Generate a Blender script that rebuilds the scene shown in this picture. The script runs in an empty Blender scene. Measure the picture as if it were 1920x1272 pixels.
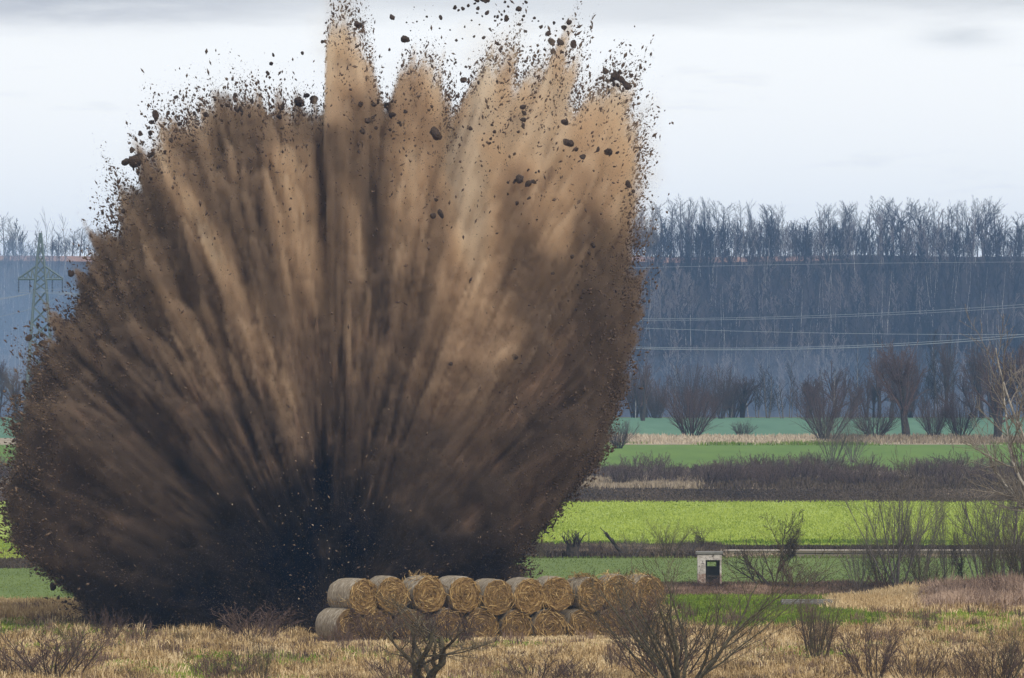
import bpy, math, random
import numpy as np
from math import radians as rad, sin, cos, pi

C = bpy.context
S = C.scene
COL = C.collection
rng = np.random.default_rng(7)
random.seed(7)

# ------------------------------------------------------------------ camera
F = 15700.0          # focal length in photo pixels (1920 wide)
CAM_H = 11.1
Y_HOR = 613.0        # image row of the horizon
cd = bpy.data.cameras.new('camera')
cam = bpy.data.objects.new('camera', cd)
COL.objects.link(cam)
S.camera = cam
cam.location = (0, 0, CAM_H)
cam.rotation_euler = (pi / 2, 0, 0)
cd.sensor_width = 36
cd.lens = 36 * F / 1920
cd.shift_y = -23 / 1920
cd.clip_start = 1
cd.clip_end = 30000

def at(x, y, Y):
    """world point seen at photo pixel (x, y) at distance Y"""
    return np.array([(x - 960) * Y / F, Y, CAM_H + (Y_HOR - y) * Y / F])

def gd(y):
    """distance of the flat ground seen at photo row y"""
    return F * CAM_H / (y - Y_HOR)

# ------------------------------------------------------------------ world and sun
SUN_EL, SUN_AZ = rad(42), rad(150)     # sun behind the camera, to the right, through thin cloud
world = bpy.data.worlds.new('World')
S.world = world
world.use_nodes = True

class NT:
    """tiny node-graph helper"""
    def __init__(s, tree): s.t = tree; s.N = tree.nodes; s.L = tree.links
    def put(s, sock, v):
        if v is None: return
        if hasattr(v, 'is_output'): s.L.new(v, sock)
        else: sock.default_value = v
    def math(s, op, a, b=None, c=None, clamp=False):
        n = s.N.new('ShaderNodeMath'); n.operation = op; n.use_clamp = clamp
        for i, v in enumerate((a, b, c)): s.put(n.inputs[i], v)
        return n.outputs[0]
    def vmath(s, op, a, b=None):
        n = s.N.new('ShaderNodeVectorMath'); n.operation = op
        s.put(n.inputs[0], a); s.put(n.inputs[1], b)
        return n.outputs['Value'] if op in ('LENGTH', 'DOT_PRODUCT') else n.outputs[0]
    def sep(s, v):
        n = s.N.new('ShaderNodeSeparateXYZ'); s.put(n.inputs[0], v); return n.outputs
    def comb(s, x=0., y=0., z=0.):
        n = s.N.new('ShaderNodeCombineXYZ')
        for i, v in enumerate((x, y, z)): s.put(n.inputs[i], v)
        return n.outputs[0]
    def noise(s, vec, scale=1., detail=3., rough=.5, dist=0.):
        n = s.N.new('ShaderNodeTexNoise')
        s.put(n.inputs['Vector'], vec); n.inputs['Scale'].default_value = scale
        n.inputs['Detail'].default_value = detail; n.inputs['Roughness'].default_value = rough
        n.inputs['Distortion'].default_value = dist
        return n.outputs[0]
    def maprange(s, v, a, b, c=0., d=1.):
        n = s.N.new('ShaderNodeMapRange'); n.interpolation_type = 'SMOOTHSTEP'
        for i, x in enumerate((v, a, b, c, d)): s.put(n.inputs[i], x)
        return n.outputs[0]
    def ramp(s, v, stops, interp='LINEAR'):
        n = s.N.new('ShaderNodeValToRGB'); s.put(n.inputs[0], v); cr = n.color_ramp; cr.interpolation = interp
        while len(cr.elements) < len(stops): cr.elements.new(.5)
        for e, (p, c) in zip(cr.elements, stops): e.position = p; e.color = (*c, 1)
        return n.outputs[0]
    def mix(s, f, a, b, mode='MIX'):
        n = s.N.new('ShaderNodeMix'); n.data_type = 'RGBA'; n.blend_type = mode
        s.put(n.inputs[0], f)
        for i, v in ((6, a), (7, b)):
            if isinstance(v, tuple) and len(v) == 3: v = (*v, 1)
            s.put(n.inputs[i], v)
        return n.outputs[2]
    def attr(s, name):
        n = s.N.new('ShaderNodeAttribute'); n.attribute_name = name; return n
    def objc(s):
        return s.N.new('ShaderNodeTexCoord').outputs['Object']
    def pos(s):
        return s.N.new('ShaderNodeNewGeometry').outputs['Position']
    def rnd(s):
        return s.N.new('ShaderNodeObjectInfo').outputs['Random']
    def bump(s, h, strength=.5, dist=.1):
        n = s.N.new('ShaderNodeBump'); n.inputs['Strength'].default_value = strength
        n.inputs['Distance'].default_value = dist; s.put(n.inputs['Height'], h); return n.outputs[0]

wt = NT(world.node_tree)
sky = wt.N.new('ShaderNodeTexSky')
sky.sky_type = 'NISHITA'
sky.sun_disc = False
sky.sun_elevation = SUN_EL
sky.sun_rotation = SUN_AZ
d = wt.vmath('NORMALIZE', wt.N.new('ShaderNodeTexCoord').outputs['Generated'])
dx, dy, dz = wt.sep(d)
elev = wt.math('MAXIMUM', dz, 0.0)
band = wt.comb(wt.math('MULTIPLY', dx, 16.), wt.math('MULTIPLY', dy, 16.), wt.math('MULTIPLY', dz, 95.))
n1 = wt.noise(band, 1., 5, .55)                       # flat cloud banks
n2 = wt.noise(band, 3.1, 5, .6)
h = wt.math('ADD', elev, wt.math('MULTIPLY', wt.math('SUBTRACT', n1, .5), .011))
h = wt.math('ADD', h, wt.math('MULTIPLY', wt.math('SUBTRACT', n2, .5), .004))
low = wt.maprange(elev, .0, .03)
bright = wt.mix(low, (10.0, 10.6, 11.2), (10.7, 10.9, 11.1))    # pale veil towards the horizon
grey = wt.mix(n1, (6.0, 6.3, 6.9), (9.0, 9.2, 9.5))
clouds = wt.mix(wt.maprange(h, .0345, .0405), bright, grey)
wisp = wt.maprange(n2, .58, .75)
clouds = wt.mix(wt.math('MULTIPLY', wisp, .16), clouds, (5.4, 5.8, 6.4))
ta = wt.math('DIVIDE', dx, wt.math('MAXIMUM', dy, .05))
def bank(az, el, wa, we, amt, colr):
    e = wt.math('ADD', wt.math('POWER', wt.math('DIVIDE', wt.math('SUBTRACT', ta, az), wa), 2.), wt.math('POWER', wt.math('DIVIDE', wt.math('SUBTRACT', dz, el), we), 2.))
    g = wt.math('MULTIPLY', wt.math('EXPONENT', wt.math('MULTIPLY', e, -1.)), wt.math('MULTIPLY', wt.maprange(dy, 0., .3), amt))
    return wt.mix(wt.math('MULTIPLY', g, wt.maprange(wt.math('ADD', n1, wt.math('MULTIPLY', n2, .6)), .5, 1.)), clouds, colr)
clouds = bank(.0535, .0345, .0052, .0013, .6, (6.2, 6.6, 7.2))       # small grey bank to the right
clouds = bank(-.050, .0392, .020, .0030, 1.3, (5.4, 5.7, 6.5))       # darker cloud to the upper left
col = wt.mix(.93, sky.outputs[0], clouds)
bg = wt.N['Background']
wt.L.new(col, bg.inputs[0])
bg.inputs[1].default_value = .1

sd = bpy.data.lights.new('sun', 'SUN')
sd.energy = 2.3
sd.angle = rad(12)
sd.color = (1, .94, .85)
sun = bpy.data.objects.new('sun', sd)
COL.objects.link(sun)
sun.rotation_euler = (pi / 2 - SUN_EL, 0, pi - SUN_AZ)

S.view_settings.view_transform = 'Standard'
S.view_settings.look = 'None'
S.view_settings.exposure = 0
S.view_settings.gamma = 1
S.view_settings.use_curve_mapping = False
S.cycles.volume_bounces = 4
S.cycles.max_bounces = 8
S.cycles.transparent_max_bounces = 8

# ------------------------------------------------------------------ object helpers
def link(name, me, parent=None, mat=None):
    o = bpy.data.objects.new(name, me)
    COL.objects.link(o)
    if parent is not None: o.parent = parent
    if mat is not None:
        for m in (mat if isinstance(mat, (list, tuple)) else (mat,)): me.materials.append(m)
    return o

def tag(o, label=None, cat=None, group=None, kind=None):
    if label: o['label'] = label
    if cat: o['category'] = cat
    if group: o['group'] = group
    if kind: o['kind'] = kind
    return o

def empty(name, loc, label, cat, group=None):
    o = bpy.data.objects.new(name, None)
    COL.objects.link(o)
    o.location = tuple(float(v) for v in loc)
    o.empty_display_size = .2
    return tag(o, label, cat, group)

def copy_tree(o, parent=None):
    c = o.copy()
    COL.objects.link(c)
    if parent is not None: c.parent = parent
    for ch in list(o.children): copy_tree(ch, c)
    return c

def np_mesh(name, V, Fc, smooth=False, attrs=None, face_mat=None):
    """mesh from vertex array and an (n,3) or (n,4) face array; attrs: name -> per-vertex floats"""
    me = bpy.data.meshes.new(name)
    V = np.asarray(V, np.float32); Fc = np.asarray(Fc, np.int32)
    k = Fc.shape[1]
    me.vertices.add(len(V)); me.vertices.foreach_set('co', V.ravel())
    me.loops.add(Fc.size); me.loops.foreach_set('vertex_index', Fc.ravel())
    me.polygons.add(len(Fc))
    me.polygons.foreach_set('loop_start', np.arange(0, Fc.size, k, dtype=np.int32))
    if smooth: me.polygons.foreach_set('use_smooth', np.ones(len(Fc), bool))
    if face_mat is not None: me.polygons.foreach_set('material_index', np.asarray(face_mat, np.int32))
    me.update(calc_edges=True)
    for n, a in (attrs or {}).items():
        me.attributes.new(n, 'FLOAT', 'POINT').data.foreach_set('value', np.asarray(a, np.float32))
    return me

class MB:
    """collects primitive shapes into one mesh"""
    def __init__(s): s.v = []; s.f = []; s.m = []
    def add(s, V, Fs, mi=0):
        b = len(s.v); s.v += [tuple(map(float, p)) for p in V]
        s.f += [tuple(i + b for i in q) for q in Fs]; s.m += [mi] * len(Fs)
    def box(s, lo, hi, mi=0, bev=0., jit=0.):
        (x0, y0, z0), (x1, y1, z1) = lo, hi
        if bev <= 0:
            V = [(x, y, z) for z in (z0, z1) for y in (y0, y1) for x in (x0, x1)]
            s.add(V, [(0, 2, 3, 1), (4, 5, 7, 6), (0, 1, 5, 4), (2, 6, 7, 3), (0, 4, 6, 2), (1, 3, 7, 5)], mi)
            return
        b = bev; V = []
        for z, i in ((z0, b), (z0 + b, 0), (z1 - b, 0), (z1, b)):
            for x, y in ((x0 + b, y0), (x1 - b, y0), (x1, y0 + b), (x1, y1 - b), (x1 - b, y1), (x0 + b, y1), (x0, y1 - b), (x0, y0 + b)):
                cx, cy = (x0 + x1) / 2, (y0 + y1) / 2
                V.append((x + (i if x < cx else -i), y + (i if y < cy else -i), z))
        if jit: V = [tuple(np.array(p) + rng.normal(0, jit, 3)) for p in V]
        Fs = [tuple(range(7, -1, -1)), tuple(range(24, 32))]
        for r in range(3):
            for k in range(8):
                a, c = r * 8 + k, r * 8 + (k + 1) % 8
                Fs.append((a, c, c + 8, a + 8))
        s.add(V, Fs, mi)
    def bar(s, p, q, r, n=4, mi=0, r2=None):
        V, Fs = tube_raw(np.array([p, q], float), np.array([r, r if r2 is None else r2]), n, True)
        s.add(V, Fs, mi)
    def build(s, name, mat, parent=None, smooth=False):
        me = bpy.data.meshes.new(name)
        me.from_pydata(s.v, [], s.f)
        me.polygons.foreach_set('material_index', s.m)
        if smooth: me.polygons.foreach_set('use_smooth', [True] * len(s.f))
        me.update()
        return link(name, me, parent, mat)

def tube_raw(P, R, n, cap=False):
    T = np.gradient(P, axis=0)
    T /= np.linalg.norm(T, axis=1)[:, None] + 1e-9
    ref = np.array([0, 0, 1.]) if abs(T[0, 2]) < .9 else np.array([1., 0, 0])
    A = np.cross(T, ref); A /= np.linalg.norm(A, axis=1)[:, None] + 1e-9
    B = np.cross(T, A)
    th = np.arange(n) * 2 * pi / n
    V = P[:, None] + R[:, None, None] * (A[:, None] * np.cos(th)[None, :, None] + B[:, None] * np.sin(th)[None, :, None])
    V = V.reshape(-1, 3)
    m = len(P)
    i = np.arange(m - 1)[:, None] * n; k = np.arange(n)[None]; k2 = (k + 1) % n
    Fq = np.stack([i + k, i + k2, i + n + k2, i + n + k], -1).reshape(-1, 4)
    if cap:
        return V, [tuple(q) for q in Fq] + [tuple(range(n))[::-1], tuple(range((m - 1) * n, m * n))]
    return V, Fq

# ------------------------------------------------------------------ noise in numpy
def _hash_grid(shape, seed):
    return np.random.default_rng(seed).random(shape).astype(np.float32) * 2 - 1

def vnoise2(x, y, seed):
    G = _hash_grid((128, 128), seed)
    xi = np.floor(x).astype(int); yi = np.floor(y).astype(int)
    fx = x - xi; fy = y - yi
    fx = fx * fx * (3 - 2 * fx); fy = fy * fy * (3 - 2 * fy)
    g = lambda a, b: G[(xi + a) % 128, (yi + b) % 128]
    return (g(0, 0) * (1 - fx) + g(1, 0) * fx) * (1 - fy) + (g(0, 1) * (1 - fx) + g(1, 1) * fx) * fy

def fbm2(x, y, seed, oct=4, gain=.5):
    t = 0; a = 1; s = 0
    for o in range(oct):
        t = t + a * vnoise2(x * 2 ** o + 17.3 * o, y * 2 ** o + 5.1 * o, seed + o); s += a; a *= gain
    return t / s

def _interp_mat(n, cells, off):
    x = np.linspace(0, cells, n, endpoint=False) + off
    i = np.floor(x).astype(int); fr = x - i; fr = fr * fr * (3 - 2 * fr)
    Mx = np.zeros((n, cells + 2), np.float32)
    Mx[np.arange(n), i] = 1 - fr; Mx[np.arange(n), i + 1] += fr
    return Mx

def noise3_grid(shape, cell_counts, seed):
    """smooth 3-D value noise on a whole grid by separable upsampling"""
    G = _hash_grid([c + 2 for c in cell_counts], seed)
    r = np.random.default_rng(seed + 99)
    for ax in range(3):
        Mx = _interp_mat(shape[ax], cell_counts[ax], r.random())
        G = np.moveaxis(np.tensordot(Mx, G, axes=(1, ax)), 0, ax)
    return G

def sstep(a, b, x):
    t = np.clip((x - a) / (b - a), 0, 1)
    return t * t * (3 - 2 * t)

# ------------------------------------------------------------------ materials
def material(name, fn, rough=.95):
    m = bpy.data.materials.new(name)
    m.use_nodes = True
    nt = NT(m.node_tree)
    b = nt.N['Principled BSDF']
    b.inputs['Roughness'].default_value = rough
    b.inputs['Specular IOR Level'].default_value = .2
    r = fn(nt, b)
    if r is not None: nt.put(b.inputs['Base Color'], r if not isinstance(r, tuple) else (*r, 1))
    return m

def bark(name, dark, light, scale=6.):
    def fn(nt, b):
        o = nt.objc()
        x, y, z = nt.sep(o)
        n = nt.noise(nt.comb(nt.math('MULTIPLY', x, 3.), nt.math('MULTIPLY', y, 3.), z), scale, 4, .6)
        c = nt.mix(nt.maprange(n, .35, .68), dark, light)
        return nt.mix(nt.math('MULTIPLY', nt.rnd(), .45), c, tuple(v * .55 for v in dark))
    return material(name, fn)

M = {}
M['twig_purple'] = bark('purple_brown_twigs', (.078, .050, .046), (.165, .112, .098))
M['twig_brown'] = bark('brown_twigs', (.062, .045, .032), (.15, .108, .072))
M['twig_dark'] = bark('dark_twigs', (.034, .026, .026), (.072, .054, .050))
M['twig_grey'] = bark('grey_twigs', (.10, .085, .07), (.23, .19, .155))
M['twig_olive'] = bark('olive_twigs', (.085, .068, .040), (.19, .15, .09))
M['bark_olive'] = bark('olive_bark', (.07, .06, .034), (.19, .16, .095))
M['bark_pale'] = bark('pale_bark', (.27, .24, .20), (.54, .50, .43))
M['bark_birch'] = bark('birch_bark', (.24, .225, .21), (.60, .57, .53), 2.)
M['bark_dark'] = bark('dark_bark', (.035, .03, .026), (.10, .08, .065))
M['bark_grey'] = bark('grey_bark', (.11, .095, .085), (.24, .21, .19))

M['twig_pale'] = bark('pale_twigs', (.19, .16, .125), (.42, .37, .30))
M['twig_hedge'] = bark('grey_purple_twigs', (.095, .066, .060), (.23, .175, .155))
M['twig_rust'] = bark('rusty_twigs', (.095, .058, .046), (.20, .135, .105))
M['wood_twig'] = bark('wood_twigs', (.030, .024, .024), (.070, .056, .052), 1.)

def ground_mat(name, cols, scale, rows=0., detail=6, bump=.3, streak=1.):
    """cols: ramp stops; streak stretches the pattern along the view so that it reads as tufts at a grazing look"""
    def fn(nt, b):
        x, y, z = nt.sep(nt.pos())
        v = nt.comb(x, nt.math('MULTIPLY', y, streak), z)
        n = nt.noise(v, scale, detail, .62)
        big = nt.noise(nt.comb(x, nt.math('MULTIPLY', y, .35), 0.), .05, 3, .5)
        t = nt.math('ADD', nt.math('MULTIPLY', n, .7), nt.math('MULTIPLY', big, .3))
        c = nt.ramp(t, cols)
        nt.put(b.inputs['Normal'], nt.bump(n, bump, .15))
        return c
    return material(name, fn)

M['ground'] = ground_mat('bare_ground', [(.3, (.09, .075, .04)), (.7, (.17, .14, .075))], .5)
M['meadow'] = ground_mat('dry_meadow', [(.3, (.16, .12, .055)), (.48, (.33, .24, .115)), (.62, (.42, .31, .16)), (.75, (.22, .22, .07))], 1.4)
M['green_field'] = ground_mat('young_crop', [(.3, (.10, .145, .032)), (.7, (.155, .21, .05))], .8, streak=.12)
M['lawn'] = ground_mat('short_grass', [(.3, (.09, .17, .022)), (.7, (.16, .27, .035))], .9, streak=.3)
M['bright_field'] = ground_mat('bright_crop', [(.3, (.27, .345, .05)), (.7, (.36, .44, .085))], .7, streak=.1)
M['field_edge'] = ground_mat('deep_green_margin', [(.3, (.11, .205, .02)), (.7, (.17, .29, .03))], .9, streak=.2)
M['soil'] = ground_mat('ploughed_soil', [(.3, (.040, .027, .023)), (.7, (.10, .067, .053))], .8, streak=.2, bump=.8)
M['hedge_ground'] = ground_mat('rough_grass', [(.3, (.10, .075, .05)), (.7, (.22, .165, .10))], .7, streak=.2)
M['far_field'] = ground_mat('far_crop', [(.3, (.09, .165, .022)), (.7, (.14, .23, .036))], .35, streak=.08)
M['straw_strip'] = ground_mat('straw_strip', [(.3, (.25, .2, .13)), (.7, (.46, .38, .27))], .5, streak=.2)
M['teal_field'] = ground_mat('winter_cereal', [(.3, (.075, .165, .095)), (.7, (.115, .225, .135))], .3, streak=.06)
M['track'] = ground_mat('pale_track', [(.3, (.42, .35, .27)), (.7, (.6, .52, .43))], .6, streak=.3)
M['hill'] = ground_mat('wood_floor', [(.3, (.022, .017, .016)), (.7, (.05, .038, .034))], .25)
def ridge_fn(nt, b):
    x, y, z = nt.sep(nt.pos())
    n = nt.noise(nt.comb(x, y, 0.), .09, 4, .6)
    c = nt.mix(nt.noise(nt.pos(), .5, 3), (.20, .115, .085), (.40, .25, .185))
    return nt.mix(nt.maprange(nt.math('SUBTRACT', n, nt.maprange(x, 75., 110., 0., .35)), .36, .5), (.045, .034, .03), c)
M['ridge_grass'] = material('ridge_grass', ridge_fn)

def tint_mat(name, stops, tr=.0):
    def fn(nt, b):
        c = nt.ramp(nt.attr('tint').outputs['Fac'], stops)
        return c
    return material(name, fn)

M['wood_mass'] = tint_mat('bare_wood', [(0, (.014, .012, .012)), (.45, (.05, .040, .037)), (1, (.24, .205, .19))])
M['blades_dry'] = tint_mat('dry_blades', [(0, (.13, .09, .042)), (.3, (.32, .215, .095)), (.62, (.53, .375, .185)), (1, (.74, .58, .34))])
M['blades_green'] = tint_mat('green_blades', [(0, (.07, .10, .015)), (.4, (.15, .23, .024)), (.75, (.26, .33, .045)), (1, (.42, .41, .10))])
M['blades_pale'] = tint_mat('pale_blades', [(0, (.16, .12, .08)), (.5, (.36, .29, .2)), (1, (.6, .5, .37))])
M['blades_rust'] = tint_mat('rusty_weeds', [(0, (.065, .042, .034)), (.5, (.20, .13, .092)), (1, (.50, .36, .26))])
M['blades_crop'] = tint_mat('crop_blades', [(0, (.22, .285, .04)), (1, (.40, .47, .09))])
M['blades_crop_dark'] = tint_mat('crop_blades_dark', [(0, (.085, .125, .026)), (1, (.175, .225, .055))])
M['blades_brown'] = tint_mat('brown_weeds', [(0, (.04, .03, .025)), (.6, (.12, .09, .065)), (1, (.33, .26, .18))])

# ------------------------------------------------------------------ ground and fields
def sheet(name, pts, z, mat, sub=1):
    """flat convex polygon (x, y) lying on the ground"""
    me = bpy.data.meshes.new(name)
    me.from_pydata([(x, y, z) for x, y in pts], [], [tuple(range(len(pts)))])
    me.update()
    return tag(link(name, me, None, mat), kind='structure')

W = 900
sheet('ground', [(-W, -60), (W, -60), (W, 1030), (-W, 1030)], 0, M['ground'])

# meadow: an undulating sheet in the foreground
def meadow_z(x, y):
    return .10 + .05 * fbm2(x * .18 + 40, y * .12 + 9, 31, 3) + .10 * sstep(.1, .6, fbm2(x * .05 + 3, y * .05 + 60, 35, 2))

gx = np.linspace(-70, 70, 281); gy = np.linspace(180, 352, 345)
GX, GY = np.meshgrid(gx, gy)
GZ = meadow_z(GX, GY)
V = np.stack([GX, GY, GZ], -1).reshape(-1, 3)
nx_, ny_ = len(gx), len(gy)
ii = (np.arange(ny_ - 1)[:, None] * nx_ + np.arange(nx_ - 1)[None]).ravel()
tag(link('meadow', np_mesh('meadow', V, np.stack([ii, ii + 1, ii + nx_ + 1, ii + nx_], -1), True), None, M['meadow']), kind='structure')
sheet('rough_ground', [(-W, -55), (W, -55), (W, 360), (-W, 360)], .012, M['meadow'])

sheet('green_field', [(-400, gd(1142)), (-14, gd(1142)), (4, gd(1108)), (400, gd(1100)), (400, gd(1044)), (-400, gd(1062))], .14, M['green_field'])
sheet('track', [(3, gd(1038.8)), (400, gd(1034.8)), (400, gd(1032.6)), (3, gd(1037))], .16, M['track'])
sheet('field_margin', [(-400, gd(1037)), (400, gd(1030)), (400, gd(1017)), (-400, gd(1024))], .10, M['field_edge'])
sheet('bright_field', [(-400, gd(1024)), (400, gd(1017)), (400, gd(940)), (-400, gd(943))], .07, M['bright_field'])
sheet('ploughed_strip', [(-400, gd(943)), (400, gd(940)), (400, gd(919)), (-400, gd(921))], .05, M['soil'])
sheet('hedge_strip', [(-500, gd(921)), (500, gd(919)), (500, gd(882)), (-500, gd(884))], .045, M['hedge_ground'])
sheet('far_field', [(-600, gd(884)), (600, gd(882)), (600, gd(834)), (-600, gd(836))], .04, M['far_field'])
sheet('straw_strip', [(-600, gd(836)), (600, gd(834)), (600, gd(822)), (-600, gd(823))], .05, M['straw_strip'])
sheet('winter_field', [(-600, gd(823)), (600, gd(822)), (600, gd(784)), (-600, gd(784))], .04, M['teal_field'])

# hill: wooded bank rising to a flat top
HILL0, HILL1 = 2040., 2170.
HZ0 = CAM_H + (Y_HOR - 788) * HILL0 / F          # foot of the bank, down in the dip behind the fields
def hill_z(x, y):
    top = CAM_H + (Y_HOR - 481) * HILL1 / F
    t = np.clip((y - HILL0) / (HILL1 - HILL0), 0, 1)
    prof = np.where(t < 1, .9 * t + .1 * t * t, 1)
    n = fbm2(x * .02 + 7, y * .03, 51, 3)
    z = HZ0 + (top - HZ0) * prof + (.9 * n) * sstep(0, .3, t) + .3 * sstep(1.0, 1.6, (y - HILL0) / (HILL1 - HILL0))
    dip = HZ0 * sstep(1020, 1260, y) - .8 * sstep(1030, 1200, y) * sstep(2030, 1800, y)
    return np.where(y < HILL0, dip, z)
gx = np.linspace(-W, W, 300); gy = np.concatenate([np.linspace(1016, HILL0 - 6, 60), np.linspace(HILL0 - 1, HILL1 - 6, 40), np.linspace(HILL1 - 4, HILL1 + 3, 5), np.linspace(HILL1 + 6, HILL1 + 26, 8), np.linspace(HILL1 + 40, 3800, 50)])
GX, GY = np.meshgrid(gx, gy)
GZ = hill_z(GX, GY); GZ[0] = -.05
nx_, ny_ = len(gx), len(gy)
ii = (np.arange(ny_ - 1)[:, None] * nx_ + np.arange(nx_ - 1)[None]).ravel()
FI = np.stack([ii, ii + 1, ii + nx_ + 1, ii + nx_], -1)
cy = np.repeat((gy[:-1] + gy[1:]) / 2, nx_ - 1)
fm = (((cy > HILL1 - 4) & (cy < HILL1 + 3))).astype(int)
tag(link('hill', np_mesh('hill', np.stack([GX, GY, GZ], -1).reshape(-1, 3), FI, True, face_mat=fm), None, [M['hill'], M['ridge_grass']]), kind='structure')

# ------------------------------------------------------------------ bare trees and shrubs
UP = np.array([0, 0, 1.])

def grow(seed, levels, stems, min_r=.004):
    """levels: list of dicts (n children, ratio, ang, wob, up, seg, t0, taper). stems: list of (p, dir, L, r)
    returns a list of (pts, radii, level)"""
    r = np.random.default_rng(seed)
    out = []
    def branch(p, dr, L, rad0, lv):
        q = levels[lv]
        n = q.get('seg', 4)
        P = [np.array(p, float)]; dv = np.array(dr, float)
        for k in range(n):
            dv = dv + r.normal(0, q.get('wob', .12), 3) + UP * q.get('up', .05)
            dv /= np.linalg.norm(dv)
            P.append(P[-1] + dv * L / n)
        P = np.array(P)
        R = np.maximum(np.linspace(rad0, rad0 * q.get('taper', .25), n + 1), min_r)
        out.append((P, R, lv))
        if lv + 1 >= len(levels): return
        nc = q['n']; nc = int(nc * r.uniform(.75, 1.25) + .5)
        t0 = q.get('t0', .25)
        for c in range(nc):
            t = t0 + (1 - t0) * (c + r.random()) / nc
            k = min(int(t * n), n - 1); fr = t * n - k
            pp = P[k] * (1 - fr) + P[k + 1] * fr
            dd = P[k + 1] - P[k]; dd /= np.linalg.norm(dd)
            ax = r.normal(size=3); ax -= dd * ax.dot(dd); ax /= np.linalg.norm(ax)
            a = rad(q.get('ang', 40)) * r.uniform(.6, 1.3)
            nd = dd * cos(a) + ax * sin(a)
            LL = L * q.get('ratio', .5) * r.uniform(.6, 1.2) * (1 - q.get('tip', .45) * t)
            branch(pp, nd, LL, max(np.interp(t, [0, 1], [rad0, rad0 * q.get('taper', .25)]) * q.get('rr', .55), min_r), lv + 1)
    for p, dr, L, r0 in stems:
        dr = np.array(dr, float); branch(p, dr / np.linalg.norm(dr), L, r0, 0)
    return out

def tubes_mesh(name, branches, sides=None):
    Vs, Fs, b = [], [], 0
    for P, R, lv in branches:
        n = (sides or (6, 4, 3, 3, 3))[min(lv, 4)]
        V, Fq = tube_raw(P, R, n)
        Vs.append(V); Fs.append(Fq + b); b += len(V)
    return np_mesh(name, np.concatenate(Vs), np.concatenate(Fs), True)

def tree_meshes(name, branches, split=1):
    a = [b for b in branches if b[2] < split]; c = [b for b in branches if b[2] >= split]
    return tubes_mesh(name + '_trunk', a), tubes_mesh(name + '_crown', c)

def fan_stems(seed, n, L, r, spread, base=.15, zdir=1.):
    q = np.random.default_rng(seed); o = []
    for k in range(n):
        a = 2 * pi * (k + q.random()) / n
        s = spread * math.sqrt(q.uniform(.05, 1))
        o.append(((cos(a) * base * q.random(), sin(a) * base * q.random(), -.05), (cos(a) * s, sin(a) * s, zdir), L * q.uniform(.7, 1.1), r * q.uniform(.6, 1.1)))
    return o

def lv(n, ratio=.5, ang=35, wob=.1, up=.06, seg=4, t0=.25, taper=.3, rr=.55, tip=.45):
    return dict(n=n, ratio=ratio, ang=ang, wob=wob, up=up, seg=seg, t0=t0, taper=taper, rr=rr, tip=tip)

PROTO = {}
def proto(key, branches, split, bark_m, twig_m):
    a, c = tree_meshes(key, branches, split)
    a.materials.append(M[bark_m]); c.materials.append(M[twig_m])
    zs = np.concatenate([b[0][:, 2] for b in branches]); xs = np.concatenate([b[0][:, 0] for b in branches])
    PROTO[key] = (a, c, float(zs.max()), float(np.percentile(np.abs(xs), 97) * 2))

def plant(key, name, p, height, width, rotz, label, cat, group=None, parts=('trunk', 'crown'), depth=None):
    a, c, h0, w0 = PROTO[key]
    o = empty(name, p, label, cat, group)
    o.rotation_euler = (0, 0, rotz)
    sw = width / w0
    o.scale = (sw, sw if depth is None else depth / w0, height / h0)
    link(parts[0], a, o); link(parts[1], c, o)
    return o

# prototypes (unit sizes in metres, rescaled when planted)
for i in range(5):      # tall narrow hilltop trees
    q = np.random.default_rng(100 + i)
    st = [((0, 0, -.3), (q.normal(0, .03), q.normal(0, .03), 1), 9., .11)]
    if i % 2: st.append(((.3, .2, -.3), (.12, .05, 1), 7.6, .09))
    proto('ridge%d' % i, grow(110 + i, [lv(26, .34, 38, .035, .03, 8, .2, .25, .4, .5), lv(9, .45, 32, .09, .12, 4, .15, .4, .5), lv(7, .6, 32, .1, .08, 2, .1)], st, .011), 1, 'bark_grey', 'wood_twig')
for i in range(2):      # rounder hilltop trees
    proto('ridgeround%d' % i, grow(130 + i, [lv(9, .75, 42, .05, .04, 5, .4, .4, .6, .35), lv(8, .5, 36, .08, .08, 4, .2), lv(6, .5, 34, .1, .05, 4, .2), lv(4, .6, 34, .1, .05, 2, .2)],
          [((0, 0, -.3), (.03, 0, 1), 5.5, .14)], .011), 1, 'bark_grey', 'wood_twig')
for i in range(4):      # birches on the slope: pale stem, thin crown
    q = np.random.default_rng(140 + i)
    proto('birch%d' % i, grow(150 + i, [lv(16, .28, 34, .02, .03, 8, .45, .3, .4, .5), lv(7, .5, 32, .1, .06, 3, .15)], [((0, 0, -.4), (q.normal(0, .05), q.normal(0, .05), 1), 8.5, .05)], .016), 1, 'bark_birch', 'wood_twig')
for i in range(3):      # big rounded dark bushes
    proto('bush%d' % i, grow(170 + i, [lv(10, .55, 26, .06, .05, 5, .1, .3, .55, .35), lv(8, .5, 28, .09, .06, 4, .15), lv(6, .55, 28, .1, .04, 3, .1)], fan_stems(171 + i, 22, 5., .07, .85, .8), .0085), 1, 'bark_dark', 'twig_purple')
for i in range(2):      # single-trunk trees with a fine rounded crown
    proto('oak%d' % i, grow(180 + i, [lv(8, .8, 34, .09, .07, 5, .35, .45, .65, .3), lv(8, .5, 36, .1, .07, 5, .2), lv(7, .5, 36, .12, .05, 4, .15), lv(4, .55, 36, .12, .03, 2, .1)],
          [((0, 0, -.2), (.03, 0, 1), 4.6, .26), ((.2, 0, -.2), (.18, .05, 1), 4.4, .2)], .012), 1, 'bark_dark', 'twig_purple')
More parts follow.
